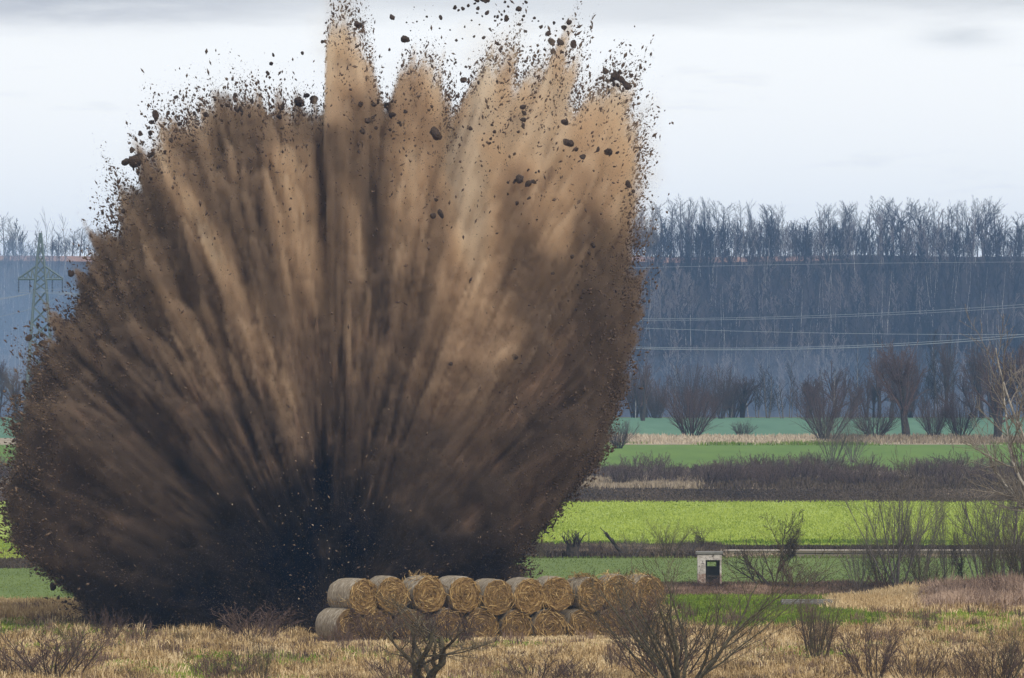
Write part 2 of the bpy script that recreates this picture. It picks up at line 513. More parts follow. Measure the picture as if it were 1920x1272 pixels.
for i in range(3):      # vase-shaped shrubs of the meadow
    proto('vase%d' % i, grow(190 + i, [lv(11, .5, 22, .06, .05, 7, .2, .2, .45, .4), lv(9, .55, 26, .09, .05, 5, .12, .3, .5), lv(6, .55, 28, .1, .05, 3, .1)], fan_stems(191 + i, 12, 4., .040, .55), .0032), 1, 'bark_olive', 'twig_olive')
for i in range(2):      # pale, open willows
    proto('willow%d' % i, grow(200 + i, [lv(10, .5, 28, .07, .05, 7, .2, .22, .5, .4), lv(8, .55, 30, .1, .05, 5, .12), lv(7, .55, 30, .12, .03, 3, .1)], fan_stems(201 + i, 10, 5., .058, .8, .4), .0055), 1, 'bark_grey', 'twig_grey')
for i in range(3):      # low dense thicket shrubs
    proto('thicket%d' % i, grow(210 + i, [lv(8, .5, 30, .08, .05, 4, .15, .4, .6, .4), lv(6, .55, 34, .1, .04, 3, .1), lv(4, .6, 34, .12, .03, 2, .1)], fan_stems(211 + i, 16, 1.6, .02, .8, .5), .005), 1, 'twig_brown', 'twig_rust')
for i in range(3):      # hedge shrubs of the field edge, wide and dense
    proto('hedge%d' % i, grow(220 + i, [lv(8, .5, 32, .08, .06, 4, .1, .4, .6, .3), lv(6, .55, 34, .1, .05, 3, .1), lv(4, .6, 34, .12, .04, 2, .1)], fan_stems(221 + i, 18, 2.3, .03, .75, 1.0), .009), 1, 'twig_dark', 'twig_hedge')
# gnarled little tree with crooked limbs
proto('gnarled0', grow(231, [lv(7, .85, 46, .16, .07, 7, .2, .4, .62, .25), lv(7, .5, 44, .16, .04, 6, .2), lv(6, .5, 40, .16, .03, 4, .1), lv(3, .5, 40, .12, .03, 2, .1)],
      [((0, 0, -.2), (-.12, 0, 1), 2.6, .12), ((.1, 0, -.2), (.3, .1, 1), 2.8, .10)], .006), 1, 'bark_olive', 'twig_olive')
proto('gnarled1', grow(233, [lv(12, .7, 50, .14, .08, 6, .3, .4, .6, .2), lv(9, .5, 44, .15, .05, 5, .2), lv(8, .5, 42, .16, .04, 4, .1), lv(3, .5, 40, .14, .03, 2, .1)],
      [((0, 0, -.2), (.05, 0, 1), 2.6, .07), ((.2, 0, -.1), (.7, .2, .7), 1.6, .05)], .007), 1, 'bark_olive', 'twig_brown')
# pollard: thick stump and upright rods
rods = []
q = np.random.default_rng(240)
for k in range(16):
    a = q.uniform(0, 2 * pi); s = q.uniform(.05, .5)
    rods.append(((cos(a) * .14, sin(a) * .14, .75), (cos(a) * s, sin(a) * s, 1), q.uniform(.5, 1.), .03))
pol = grow(241, [lv(0, seg=3, taper=.8, wob=.04)], [((0, 0, -.1), (0, 0, 1), 1.0, .24)], .01) + [(P, R, l + 1) for P, R, l in grow(242, [lv(5, .5, 26, .1, .05, 4, .2), lv(3, .5, 30, .1, .05, 2, .1)], rods, .009)]
proto('pollard0', pol, 1, 'bark_dark', 'twig_dark')

def gp(x, y, dz=0.):
    """point on the flat ground seen at photo pixel (x, y)"""
    p = at(x, y, gd(y)); p[2] = dz; return p

def pp(w, Y): return w * Y / F

# hilltop trees (photo x, top row, width) -> individuals
GR_RIDGE = 'bare trees along the top of the wooded bank'
ridge_spec = []
q = np.random.default_rng(300)
xs = 1196.
tops = [(1196, 385), (1240, 372), (1275, 366), (1330, 368), (1360, 385), (1395, 366), (1430, 385), (1460, 380), (1490, 410), (1520, 390), (1545, 378), (1580, 376), (1605, 372), (1625, 400), (1650, 362), (1670, 366), (1700, 380), (1740, 364), (1765, 395), (1790, 380), (1840, 364), (1880, 372), (1915, 420), (1990, 390)]
while xs < 1990:
    base_top = np.interp(xs, [t[0] for t in tops], [t[1] for t in tops])
    ridge_spec.append((xs + q.normal(0, 3), base_top + (q.normal(0, 5) if q.random() < .6 else q.uniform(12, 85)), q.uniform(22, 58)))
    xs += q.uniform(5.5, 11)
xs = -60.
for x, t in ((-45, 400), (-20, 395), (8, 396), (26, 405), (45, 470), (60, 462), (80, 455), (96, 445), (108, 440), (120, 450), (135, 425), (150, 420), (165, 430), (182, 425), (200, 440)):
    ridge_spec.append((x, t, 36 if t < 430 else 26))
for k, (x, top, wd) in enumerate(ridge_spec):
    Y = HILL1 + q.uniform(10, 90)
    X = (x - 960) * Y / F
    zb = float(hill_z(np.array([X]), np.array([Y]))[0]) - .3
    ztop = at(x, top, Y)[2]
    rounded = (1640 < x < 1760 and q.random() < .55) or (1815 < x < 1860)
    key = 'ridgeround%d' % q.integers(2) if rounded else 'ridge%d' % q.integers(5)
    left = x < 900
    lab = ('pale hazy bare tree on the hilltop left of the blast, near the pylon' if left else
           'round-crowned bare tree on the hilltop right of the blast' if rounded else
           'tall narrow bare tree in the hilltop row, ' + ('clump nearest the blast' if x < 1345 else 'thin stretch past the first clump' if x < 1500 else 'dense middle clump' if x < 1640 else 'tall clump before the gap' if x < 1770 else 'last clump by the right edge'))
    plant(key, 'hilltop_tree', (X, Y, zb), ztop - zb, pp(wd * (1.5 if rounded else 1), Y), q.uniform(0, 6.3), lab, 'tree', GR_RIDGE)

# pale birches standing out on the slope
GR_B = 'pale birches on the wooded bank'
q = np.random.default_rng(310)
for k in range(190):
    x = q.uniform(1185, 1960) if k < 150 else q.uniform(-60, 130)
    t = q.uniform(.02, .98)
    Y = HILL0 + t * (HILL1 - HILL0)
    X = (x - 960) * Y / F
    zb = float(hill_z(np.array([X]), np.array([Y]))[0]) - .2
    a, c, h0, w0 = PROTO['birch%d' % q.integers(4)]
    o = empty('birch_tree', (X, Y, zb), 'slender pale-stemmed birch on the wooded bank right of the blast' if x > 900 else 'slender pale-stemmed birch on the wooded bank left of the blast', 'tree', GR_B)
    sc = q.uniform(.65, 1.0) * HILL1 / 1125
    o.scale = (sc * .9, sc * .9, sc); o.rotation_euler = (q.normal(0, .03), q.normal(0, .03), q.uniform(0, 6.3))
    link('trunk', a, o); link('crown', c, o)

# the rest of the wood on the slope: one mass
def wood_mass(name, n, x0, x1, tmin, tmax, seed, hmul=1.):
    q = np.random.default_rng(seed)
    protos = []
    for i in range(5):
        br = grow(seed + i, [lv(13, .36, 32, .03, .05, 6, .2, .3, .5, .5), lv(7, .5, 32, .1, .08, 2, .15), lv(3, .6, 30, .1, .05, 1, .1)], [((0, 0, -.4), (q.normal(0, .05), 0, 1), 7.5, .075)], .028)
        Vs, Fs, b = [], [], 0
        for P, R, l in br:
            V, Fq = tube_raw(P, R, 3); Vs.append(V); Fs.append(Fq + b); b += len(V)
        protos.append((np.concatenate(Vs), np.concatenate(Fs)))
    AV, AF, AT, b = [], [], [], 0
    for k in range(n):
        Y = HILL0 + q.uniform(tmin, tmax) * (HILL1 - HILL0)
        x = q.uniform(x0, x1); X = (x - 960) * Y / F
        zb = float(hill_z(np.array([X]), np.array([Y]))[0]) - .2
        V, Fq = protos[q.integers(5)]
        s = q.uniform(.5, .95) * hmul * HILL1 / 1125; a = q.uniform(0, 6.3)
        Rm = np.array([[cos(a), -sin(a), 0], [sin(a), cos(a), 0], [0, 0, 1]]) * s
        AV.append(V @ Rm.T + np.array([X, Y, zb])); AF.append(Fq + b); b += len(V)
        AT.append(np.full(len(V), float(np.clip(.95 * q.random() ** 2 + .95 * fbm2(np.array([X * .045]), np.array([Y * .05]), 341, 3)[0] + .35 * max(0, 1 - (Y - HILL0) / (HILL1 - HILL0) * 3.2), 0, 1))))  # last term paints mist into the tint: trees paler towards the bank foot
    o = link(name, np_mesh(name, np.concatenate(AV), np.concatenate(AF), attrs={'tint': np.concatenate(AT)}), None, M['wood_mass'])
    return tag(o, 'dense bare wood covering the bank below the hilltop', 'wood', kind='stuff')
wood_mass('wood', 860, 1150, 1990, 0, .99, 320)
wood_mass('wood', 190, -80, 180, 0, .93, 330)
wood_mass('wood', 420, 1150, 1990, 1.06, 2.1, 340, .70)
wood_mass('wood', 30, -80, 220, 1.1, 2.0, 350, .5)

# trees along the far side of the fields, at the foot of the bank
GR_F = 'bare trees at the foot of the bank'
q = np.random.default_rng(360)
foot = []
for x in np.arange(1185, 1990, 13.5):
    foot.append((x + q.normal(0, 6), 786 - q.uniform(0, 3), q.uniform(60, 150) * (1.15 if x > 1600 else .8), q.uniform(45, 85)))
for x in np.arange(-70, 90, 22):
    foot.append((x + q.normal(0, 6), 788, q.uniform(80, 150), q.uniform(50, 85)))
for x, yb, hp, wp in foot:
    Y = gd(yb) + q.uniform(0, 8)
    key = ['oak0', 'oak1', 'ridge1', 'ridge3', 'birch1', 'bush1'][q.integers(6)]
    plant(key, 'field_edge_tree', gp(x, yb), pp(hp, Y), pp(wp * (1 if key[:2] in ('oa', 'bu') else .5), Y), q.uniform(0, 6.3),
          'brownish bare tree at the foot of the wooded bank, ' + ('near the blast' if x < 1330 else 'between the two big dark bushes' if x < 1500 else 'behind the second dark bush' if x < 1640 else 'behind the tall forked tree' if x < 1780 else 'at the right edge') if x > 900 else 'hazy bare tree at the bank foot left of the blast', 'tree', GR_F)

# named trees and bushes on the fields (kind, photo x, base row, height, width, label)
SINGLE = [
 ('bush0', 1296, 824, 128, 122, 'bushy_tree', 'big round dark bush alone on the teal field by the straw strip'),
 ('bush2', 1392, 821, 42, 44, 'bush', 'small faint bush on the teal field between two big dark bushes'),
 ('bush1', 1548, 828, 130, 122, 'bushy_tree', 'dark round bush on the teal field behind the pale slender trees'),
 ('willow0', 1560, 874, 118, 86, 'field_tree', 'pale slender bare tree before the dark round bush, rising from the hedge'),
 ('willow1', 1598, 868, 95, 70, 'field_tree', 'smaller pale bare tree beside the slender one above the hedge'),
 ('bush2', 1640, 824, 92, 96, 'bush', 'low spreading bush left of the tall forked tree at the field edge'),
 ('oak0', 1702, 824, 190, 120, 'field_tree', 'tall forked reddish-brown tree standing over the far green field'),
 ('bush0', 1752, 824, 100, 84, 'bush', 'dark bush close on the right of the tall forked tree'),
 ('bush1', 1800, 824, 110, 92, 'bush', 'second dark bush right of the tall forked tree'),
 ('oak1', 1868, 826, 180, 140, 'field_tree', 'broad purple-brown tree behind the pale branches at the right edge'),
 ('oak0', 1942, 826, 190, 140, 'field_tree', 'broad dark tree cut by the right edge of the view'),
 ('bush1', 1160, 842, 60, 70, 'bush', 'grey bush half hidden behind the right flank of the blast'),
 ('oak1', 1205, 790, 130, 80, 'field_tree', 'thin bare tree just right of the blast at the foot of the bank'),
]
for key, x, yb, hp, wp, nm, lab in SINGLE:
    Y = gd(yb)
    plant(key, nm, gp(x, yb), pp(hp, Y), pp(wp, Y), x * .7, lab, 'bush' if 'bush' in nm else 'tree')

# hedge between the fields
GR_H = 'shrubs of the hedge between the green fields'
q = np.random.default_rng(370)
for k, x in enumerate(list(np.arange(1070, 1990, 17.)) + list(np.arange(-70, 60, 20.))):
    yb = q.uniform(893, 917)
    Y = gd(yb)
    dark = 1370 < x < 1660 and q.random() < .75
    hp = q.uniform(34, 58) * (1.1 if x < 1250 or dark else 1.)
    o = plant('hedge%d' % q.integers(3), 'hedge_shrub', gp(x + q.normal(0, 5), yb), pp(hp, Y), pp(q.uniform(46, 80), Y), q.uniform(0, 6.3),
          'dense dark shrub in the middle of the hedge above the ploughed strip' if dark else
          ('purple-grey bare shrub of the hedge, before the broad trees at the right edge' if x > 1750 else 'purple-grey bare shrub of the hedge above the large grey willow' if x > 1500 else 'grey bare shrub of the hedge near the blast' if x > 900 else 'hedge shrub left of the blast'), 'shrub', GR_H)
    if dark:
        o2 = plant('thicket1', 'hedge_shrub', gp(x + q.normal(0, 6), yb - 3), pp(hp * .85, Y), pp(60, Y), 1., 'dense dark shrub in the middle of the hedge above the ploughed strip', 'shrub', GR_H)

# ditch willows along the track
DITCH = [
 ('vase1', 1014, 1052, 62, 46, 'shrub', 'upright twiggy shrub nearest the blast on the ditch bank'),
 ('pollard0', 1076, 1049, 56, 44, 'pollard_willow', 'thick dark pollard stump with upright rods on the ditch bank'),
 ('willow1', 1186, 1049, 58, 74, 'shrub', 'spiky grey shrub beside the leaning dead trunk'),
 ('vase0', 1254, 1049, 84, 60, 'shrub', 'tall dense upright shrub on the ditch bank left of the hut'),
 ('willow0', 1292, 1047, 46, 52, 'shrub', 'low pale shrub between the tall upright shrub and the hut'),
 ('gnarled1', 1326, 1036, 52, 50, 'shrub', 'small branching tree seen over the hut roof'),
 ('thicket1', 1118, 1046, 34, 40, 'shrub', 'low thin scrub between pollard stump and leaning trunk'),
 ('thicket2', 1150, 1047, 26, 36, 'shrub', 'low brown scrub just left of the leaning dead trunk'),
]
for key, x, yb, hp, wp, nm, lab in DITCH:
    Y = gd(yb)
    plant(key, nm, gp(x, yb), pp(hp, Y), pp(wp, Y), x * .31, lab, 'shrub' if nm == 'shrub' else 'tree')
br = grow(400, [lv(3, .35, 35, .05, .0, 6, .55, .5, .6, .3), lv(2, .4, 30, .1, 0, 3)], [((0, 0, -.1), (-.85, .1, 1), 1.75, .12)], .02)
o = empty('dead_trunk', gp(1178, 1048), 'leaning broken dead trunk on the ditch bank against the bright field', 'tree')
a, c = tree_meshes('dead', br, 1)
link('trunk', a, o, M['bark_dark']); link('branch', c, o, M['bark_dark'])
for k, (x, hh, ln) in enumerate(((1106, 44, .0), (1138, 36, -.45))):
    Y = gd(1047)
    br = grow(410 + k, [lv(5, .3, 35, .06, .02, 5, .3, .4, .5, .3), lv(2, .4, 30, .1)], [((0, 0, -.1), (ln, 0, 1), pp(hh, Y), .035)], .012)
    o = empty('sapling', gp(x, 1047), ['thin upright sapling stem right of the pollard stump', 'thin leaning sapling stem left of the dead trunk'][k], 'sapling')
    a, c = tree_meshes('sapling', br, 1); link('trunk', a, o, M['bark_dark']); link('crown', c, o, M['twig_dark'])

# willows and shrubs of the meadow edge on the right, and foreground shrubs
NEAR = [
 ('willow0', 1682, 1114, 250, 215, 'willow_shrub', 'large open grey willow shrub right of the green field, widest crown'),
 ('vase1', 1655, 1112, 130, 150, 'willow_shrub', 'brown many-stemmed shrub under the large grey willow'),
 ('willow1', 1776, 1108, 176, 72, 'willow_shrub', 'slender upright willow right of the large grey one'),
 ('gnarled1', 1808, 1106, 90, 64, 'small_tree', 'small dark forked tree between the slender willow and the right edge'),
 ('willow1', 1884, 1108, 250, 190, 'willow_shrub', 'broad tangled willow near the right edge below the pale branches'),
 ('vase2', 1920, 1112, 150, 160, 'willow_shrub', 'dark brown shrub at the right edge under the tangled willow'),
 ('willow1', 1612, 1113, 120, 90, 'willow_shrub', 'low pale willow left of the large grey one'),
 ('willow0', 1722, 1111, 190, 120, 'willow_shrub', 'tall thin willow crowded between the large grey one and the slender one'),
 ('vase0', 1742, 1113, 80, 90, 'willow_shrub', 'low brown rods below the crowded willows'),
 ('willow0', 1842, 1112, 210, 130, 'willow_shrub', 'leaning open willow left of the broad tangled one'),
 ('vase1', 1862, 1114, 120, 120, 'willow_shrub', 'brown bushy shrub at the foot of the leaning willow'),
 ('willow1', 1930, 1110, 230, 160, 'willow_shrub', 'willow cut by the right edge behind the tangled one'),
 ('gnarled1', 1452, 1104, 120, 92, 'small_tree', 'crooked little tree right of the ruined hut with twisted crown'),
 ('vase2', 1482, 1052, 66, 46, 'shrub', 'dense upright shrub behind the crooked little tree'),
 ('thicket1', 1500, 1108, 46, 110, 'shrub', 'rusty low thicket right of the crooked little tree'),
 ('thicket0', 1660, 1114, 36, 110, 'shrub', 'reddish thicket at the foot of the large grey willow'),
 ('vase0', 1275, 1300, 262, 290, 'shrub', 'large vase-shaped olive shrub in the foreground right of the bales'),
 ('thicket0', 1250, 1285, 130, 190, 'shrub', 'dense brown thicket inside the foot of the large vase-shaped shrub'),
 ('gnarled0', 788, 1300, 150, 240, 'small_tree', 'crooked olive tree with antler-like limbs before the bales'),
 ('thicket2', 745, 1285, 60, 110, 'shrub', 'brown scrub at the foot of the antler-limbed tree'),
 ('thicket1', 1532, 1250, 118, 104, 'shrub', 'dense dark shrub in the meadow right of the large vase shrub'),
 ('vase2', 1530, 1252, 130, 80, 'shrub', 'taller thin stems rising through the dense dark meadow shrub'),
 ('thicket0', 1640, 1285, 106, 130, 'shrub', 'purple-brown scrub at the bottom edge right of the dense dark shrub'),
 ('thicket2', 1716, 1290, 80, 110, 'shrub', 'low purple-brown scrub at the bottom edge, third from the right corner'),
 ('thicket1', 1738, 1196, 40, 52, 'shrub', 'small dark tussock-like bush alone in the dry meadow'),
 ('vase1', 1890, 1290, 118, 150, 'shrub', 'thin open shrub in the bottom right corner'),
 ('thicket2', 1862, 1290, 90, 120, 'shrub', 'dense scrub behind the open shrub of the bottom right corner'),
 ('thicket1', 1800, 1292, 60, 90, 'shrub', 'low scrub at the bottom edge, second from the right corner'),
 ('thicket0', 96, 1288, 92, 190, 'shrub', 'broad dense dark shrub in the bottom left corner'),
 ('vase2', 138, 1250, 90, 70, 'shrub', 'thin upright shrub behind the broad one in the bottom left corner'),
 ('thicket2', 30, 1280, 60, 100, 'shrub', 'low scrub at the left edge of the bottom'),
 ('vase1', 492, 1290, 100, 70, 'shrub', 'thin reddish upright shrub below the black base of the blast'),
 ('thicket1', 420, 1285, 55, 120, 'shrub', 'low scrub left of the thin reddish upright shrub'),
 ('thicket0', 470, 1206, 62, 150, 'shrub', 'rusty twiggy shrub against the black base of the blast, left of the bales'),
 ('thicket2', 262, 1214, 48, 64, 'shrub', 'pinkish small shrub before the lower left flank of the blast'),
 ('thicket1', 204, 1214, 64, 70, 'shrub', 'grey-brown shrub at the lower left corner of the blast'),
 ('vase1', 340, 1212, 34, 60, 'shrub', 'thin low twigs before the middle of the blast base'),
 ('thicket1', 700, 1208, 58, 130, 'shrub', 'purple-brown shrub before the lower bales at the left'),
 ('thicket0', 772, 1212, 62, 110, 'shrub', 'purple-brown shrub before the third lower bale'),
 ('thicket2', 842, 1212, 60, 120, 'shrub', 'purple-brown shrub before the middle lower bales'),
 ('thicket1', 1194, 1204, 84, 130, 'shrub', 'dark twiggy shrub at the right end of the bales'),
 ('thicket0', 640, 1222, 52, 46, 'shrub', 'tiny dark shrub below the leftmost lower bale'),
 ('thicket1', 1152, 1262, 50, 60, 'shrub', 'small dark shrub in the dry grass left of the large vase shrub'),
 ('thicket2', 1010, 1288, 58, 140, 'shrub', 'low scrub at the bottom edge below the middle bales'),
 ('thicket0', 1080, 1290, 44, 90, 'shrub', 'low scrub at the bottom edge left of the large vase shrub'),
 ('thicket2', 1330, 1110, 24, 80, 'shrub', 'low rusty weeds at the foot of the ruined hut'),
]
for key, x, yb, hp, wp, nm, lab in NEAR:
    Y = gd(yb)
    p = gp(x, yb)
    p[2] = float(meadow_z(np.array([p[0]]), np.array([Y]))[0]) - .05 if Y < 352 else 0
    hp *= 1.28 if key[:2] in ('th', 'gn') else 1.16
    plant(key, nm, p, pp(hp, Y), pp(wp, Y), x * .77, lab, 'tree' if 'tree' in nm else 'shrub')

# shrub leaning over beside the hut
Y = gd(1104)
stems = [((.15 * k, .1 * (k % 3), -.05), (-.95 + .12 * k, .1 * (k % 3 - 1), .75 + .1 * k), 1.9, .045) for k in range(6)]
br = grow(430, [lv(9, .55, 38, .10, .07, 7, .25, .3, .55, .4), lv(7, .5, 36, .12, .05, 5, .15), lv(5, .5, 34, .14, .05, 3, .1)], stems, .007)
o = empty('leaning_shrub', gp(1424, 1104), 'shrub with dark arching stems leaning left towards the ruined hut', 'shrub')
a, c = tree_meshes('leaning', br, 1); link('stem', a, o, M['bark_dark']); link('crown', c, o, M['twig_brown'])

# pale-limbed tree at the right edge
Yt = gd(1142)
br = grow(441, [lv(0, seg=5, taper=.7, wob=.04)], [((0, 0, -.2), (.05, 0, 1), 3.2, .17)], .02)
limbs = []
def limb(px0, pz0, px1, pz1, r, dy):
    p0 = at(px0, pz0, Yt); p1 = at(px1, pz1, Yt)
    dv = p1 - p0; dv[1] = dy
    limbs.append((p0 - np.array([(1965 - 960) * Yt / F, Yt, 0]), dv, float(np.linalg.norm(dv)), r))
for a_ in ((1962, 985, 1838, 860, .085, -.6), (1964, 970, 1830, 770, .09, .5), (1966, 960, 1862, 690, .085, -.4), (1968, 960, 1910, 650, .08, .8), (1966, 985, 1868, 905, .05, .3), (1970, 960, 2010, 680, .09, .3), (1970, 970, 2080, 800, .09, -.5)):
    limb(*a_)
pale = grow(442, [lv(16, .5, 40, .085, .02, 9, .10, .3, .6, .4), lv(11, .5, 34, .1, .05, 6, .15), lv(6, .5, 34, .1, .03, 3, .1)], [(a, b, c * 1.12, d * .95) for a, b, c, d in limbs], .008)
o = empty('pale_limbed_tree', ((1965 - 960) * Yt / F, Yt, 0), 'tree with bare pale limbs reaching in from the right edge', 'tree')
link('trunk', tubes_mesh('pale_trunk', br), o, M['bark_pale'])
for P, R, l in [b for b in pale if b[2] == 0]:
    link('limb', tubes_mesh('limb', [(P, R, 0)]), o, M['bark_pale'])
link('crown', tubes_mesh('pale_crown', [b for b in pale if b[2] > 0], (6, 5, 4, 3, 3)), o, M['twig_pale'])

# ------------------------------------------------------------------ hay bales
def straw_fn(nt, b):
    x, y, z = nt.sep(nt.objc())
    r = nt.math('SQRT', nt.math('ADD', nt.math('MULTIPLY', x, x), nt.math('MULTIPLY', z, z)))
    an = nt.math('ARCTAN2', z, x)
    wob = nt.noise(nt.objc(), 3.2, 4, .6)
    sp = nt.math('ADD', nt.math('MULTIPLY', r, 30.), nt.math('ADD', an, nt.math('MULTIPLY', wob, 9.)))
    ring = nt.math('MULTIPLY_ADD', nt.math('SINE', sp), .5, .5)
    fine = nt.noise(nt.comb(nt.math('MULTIPLY', r, 26.), nt.math('MULTIPLY', an, 3.), nt.math('MULTIPLY', y, 3.)), 1.6, 5, .65)
    t = nt.math('ADD', nt.math('MULTIPLY', ring, .12), nt.math('MULTIPLY', fine, .88))
    c = nt.ramp(t, [(.30, (.085, .045, .014)), (.45, (.23, .135, .050)), (.58, (.38, .24, .09)), (.75, (.56, .40, .20))])
    stain = nt.maprange(nt.noise(nt.objc(), 1.3, 3, .5), .45, .7)
    c = nt.mix(nt.math('MULTIPLY', stain, .55), c, (.15, .095, .045))
    c = nt.mix(nt.math('MULTIPLY', nt.rnd(), .35), c, (.12, .08, .04))
    nt.put(b.inputs['Normal'], nt.bump(t, .8, .05))
    return c
M['straw_end'] = material('straw_end', straw_fn)
def wrap_fn(nt, b):
    x, y, z = nt.sep(nt.objc())
    n = nt.noise(nt.comb(nt.math('MULTIPLY', x, 2.), nt.math('MULTIPLY', y, 9.), nt.math('MULTIPLY', z, 2.)), 2.2, 6, .68)
    c = nt.ramp(n, [(.32, (.13, .10, .065)), (.5, (.30, .245, .175)), (.66, (.56, .50, .40))])
    c = nt.mix(nt.math('MULTIPLY', nt.rnd(), .4), c, (.2, .15, .09))
    nt.put(b.inputs['Normal'], nt.bump(n, .6, .04))
    return c
M['straw_wrap'] = material('weathered_wrap', wrap_fn)
def wisp_fn(nt, b):
    return nt.ramp(nt.attr('tint').outputs['Fac'], [(0, (.13, .075, .025)), (.6, (.36, .225, .08)), (1, (.62, .44, .2))])
M['straw_wisp'] = material('loose_straw', wisp_fn)

def bale_meshes(seed, R=.64, L=1.25):
    """axis along y, end face towards -y"""
    q = np.random.default_rng(seed)
    ns, nl = 56, 12
    th = np.arange(ns) * 2 * pi / ns
    sag = 1 + .03 * np.cos(th * 2 + q.uniform(0, 6)) + .018 * np.cos(th * 3 + q.uniform(0, 6)) + .008 * q.normal(size=ns)
    V = []
    for k in range(nl + 1):
        t = k / nl
        e = 1 - .05 * (abs(2 * t - 1) ** 6)
        rr = R * sag * e * (1 + .006 * q.normal(size=ns))
        V.append(np.stack([rr * np.cos(th), np.full(ns, -L / 2 + L * t), rr * np.sin(th)], -1))
    V = np.concatenate(V)
    i = np.arange(nl)[:, None] * ns; k = np.arange(ns)[None]; k2 = (k + 1) % ns
    Fq = np.stack([i + k, i + ns + k, i + ns + k2, i + k2], -1).reshape(-1, 4)
    wrap = np_mesh('bale_wrap', V, Fq, True)
    ends = []
    for sgn, ring in ((-1, V[:ns]), (1, V[-ns:])):
        nr = 16; E = []
        for j in range(nr + 1):
            u = 1 - j / nr * .985
            p = ring.copy(); p[:, 0] *= u; p[:, 2] *= u
            rad_ = R * u
            dome = .05 * (1 - u ** 3)
            p[:, 1] = sgn * (L / 2 + dome + (.004 * np.sin(rad_ * 32 + th + q.uniform(0, 1)) + .016 * q.normal(size=ns))) - sgn * .004 * (j == 0)
            if j == 0: p[:, 1] = sgn * L / 2
            E.append(p)
        E = np.concatenate(E)
        i = np.arange(nr)[:, None] * ns
        A, B, C_, D = i + k, i + k2, i + ns + k2, i + ns + k
        Fe = np.stack([A, B, C_, D] if sgn < 0 else [A, D, C_, B], -1).reshape(-1, 4)
        ends.append((E, Fe))
    e0 = np_mesh('bale_end', ends[0][0], ends[0][1], True); e1 = np_mesh('bale_end', ends[1][0], ends[1][1], True)
    # loose straw: short curved blades lying on the face, rim and top
    n = 330
    u = np.sqrt(q.uniform(.0, 1., n)) * R; a = q.uniform(0, 2 * pi, n)
    top = q.random(n) < .22
    ctr = np.stack([u * np.cos(a), np.full(n, -L / 2 - .065), u * np.sin(a)], -1)
    at_ = q.uniform(.25 * pi, .75 * pi, n)
    ctr[top] = np.stack([R * 1.02 * np.cos(at_), q.uniform(-L / 2, L / 2, n), R * 1.02 * np.sin(at_)], -1)[top]
    dirv = np.stack([-np.sin(a), -.25 * np.abs(q.normal(size=n)), np.cos(a)], -1) + q.normal(0, .45, (n, 3)) * np.array([1, .3, 1])
    dirv /= np.linalg.norm(dirv, axis=1)[:, None]
    ln = q.uniform(.06, .22, n)[:, None]; wd = q.uniform(.006, .014, n)[:, None]
    side = np.cross(dirv, q.normal(size=(n, 3))); side /= np.linalg.norm(side, axis=1)[:, None]
    bend = np.array([0, -.03, 0]) * q.random((n, 1))
    P = np.stack([ctr - dirv * ln - side * wd, ctr - dirv * ln + side * wd, ctr + bend + side * wd, ctr + bend - side * wd, ctr + dirv * ln], 1).reshape(-1, 3)
    b5 = np.arange(n)[:, None] * 5
    Ft = np.concatenate([b5 + [0, 1, 2], b5 + [0, 2, 3], b5 + [3, 2, 4]])
    wisp = np_mesh('bale_wisps', P, Ft, attrs={'tint': np.repeat(q.random(n), 5)})
    return wrap, e0, e1, wisp

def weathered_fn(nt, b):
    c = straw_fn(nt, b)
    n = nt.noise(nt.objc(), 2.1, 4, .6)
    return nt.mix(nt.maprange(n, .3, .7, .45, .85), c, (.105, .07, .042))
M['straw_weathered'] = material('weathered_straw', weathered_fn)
BALE = []
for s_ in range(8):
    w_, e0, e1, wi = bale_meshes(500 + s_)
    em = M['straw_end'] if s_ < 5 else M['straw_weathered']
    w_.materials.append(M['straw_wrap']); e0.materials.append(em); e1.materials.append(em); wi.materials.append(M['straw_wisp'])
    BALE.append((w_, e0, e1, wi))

ROW = np.array([.885, .466, 0]); FACE = rad(27.8)
GR_BALE = 'round straw bales in the two-tier stack'
def bale(xp, zp, Y, k, roll, label, sc=1., turn=0.):
    p = at(xp, zp, Y)
    p = p + np.array([-sin(FACE), cos(FACE), 0]) * .62
    o = empty('straw_bale', p, label, 'straw bale', GR_BALE)
    o.rotation_euler = (0, roll, FACE + turn); o.rotation_mode = 'XYZ'; o.scale = (sc, sc, sc)
    w_, e0, e1, wi = BALE[k]
    link('wrap', w_, o); link('end_face', e0, o); link('end_face', e1, o)
    tag(link('loose_straw', wi, o), kind='stuff')
    return o
top_x = [675, 738, 806, 870, 934, 993, 1049, 1110, 1166, 1216]
top_y = [1119, 1116, 1115, 1115, 1120, 1118, 1114, 1116, 1112, 1111]
ords = ['leftmost', 'second', 'third', 'fourth', 'fifth', 'sixth', 'seventh', 'eighth', 'ninth', 'tenth and last']
tl = ['bright golden end, pale grey wrap', 'golden end beside the leftmost one', 'round golden end and a pale top', 'dull brown end, darker than its neighbours',
      'golden end sagging lower than its neighbours', 'golden end with a clear spiral', 'bright golden end with a pale rim', 'loose straw tuft on its top', 'brown end and white wrap, half behind twigs', 'pale top seen through twigs']
Yb0 = 293.2
for k, (x, y) in enumerate(zip(top_x, top_y)):
    Y = Yb0 + (x - 675) * .0187 * .5265
    bale(x, y, Y, k % 5, rng.uniform(0, 6.3), 'upper row, %s bale from left: %s' % (ords[k].split()[0], tl[k]), 1. + rng.normal(0, .015), rng.normal(0, .07) + (.22 if k == 0 else 0))
bot_x = [652, 706, 770, 838, 905, 968, 1030, 1092, 1150, 1204]
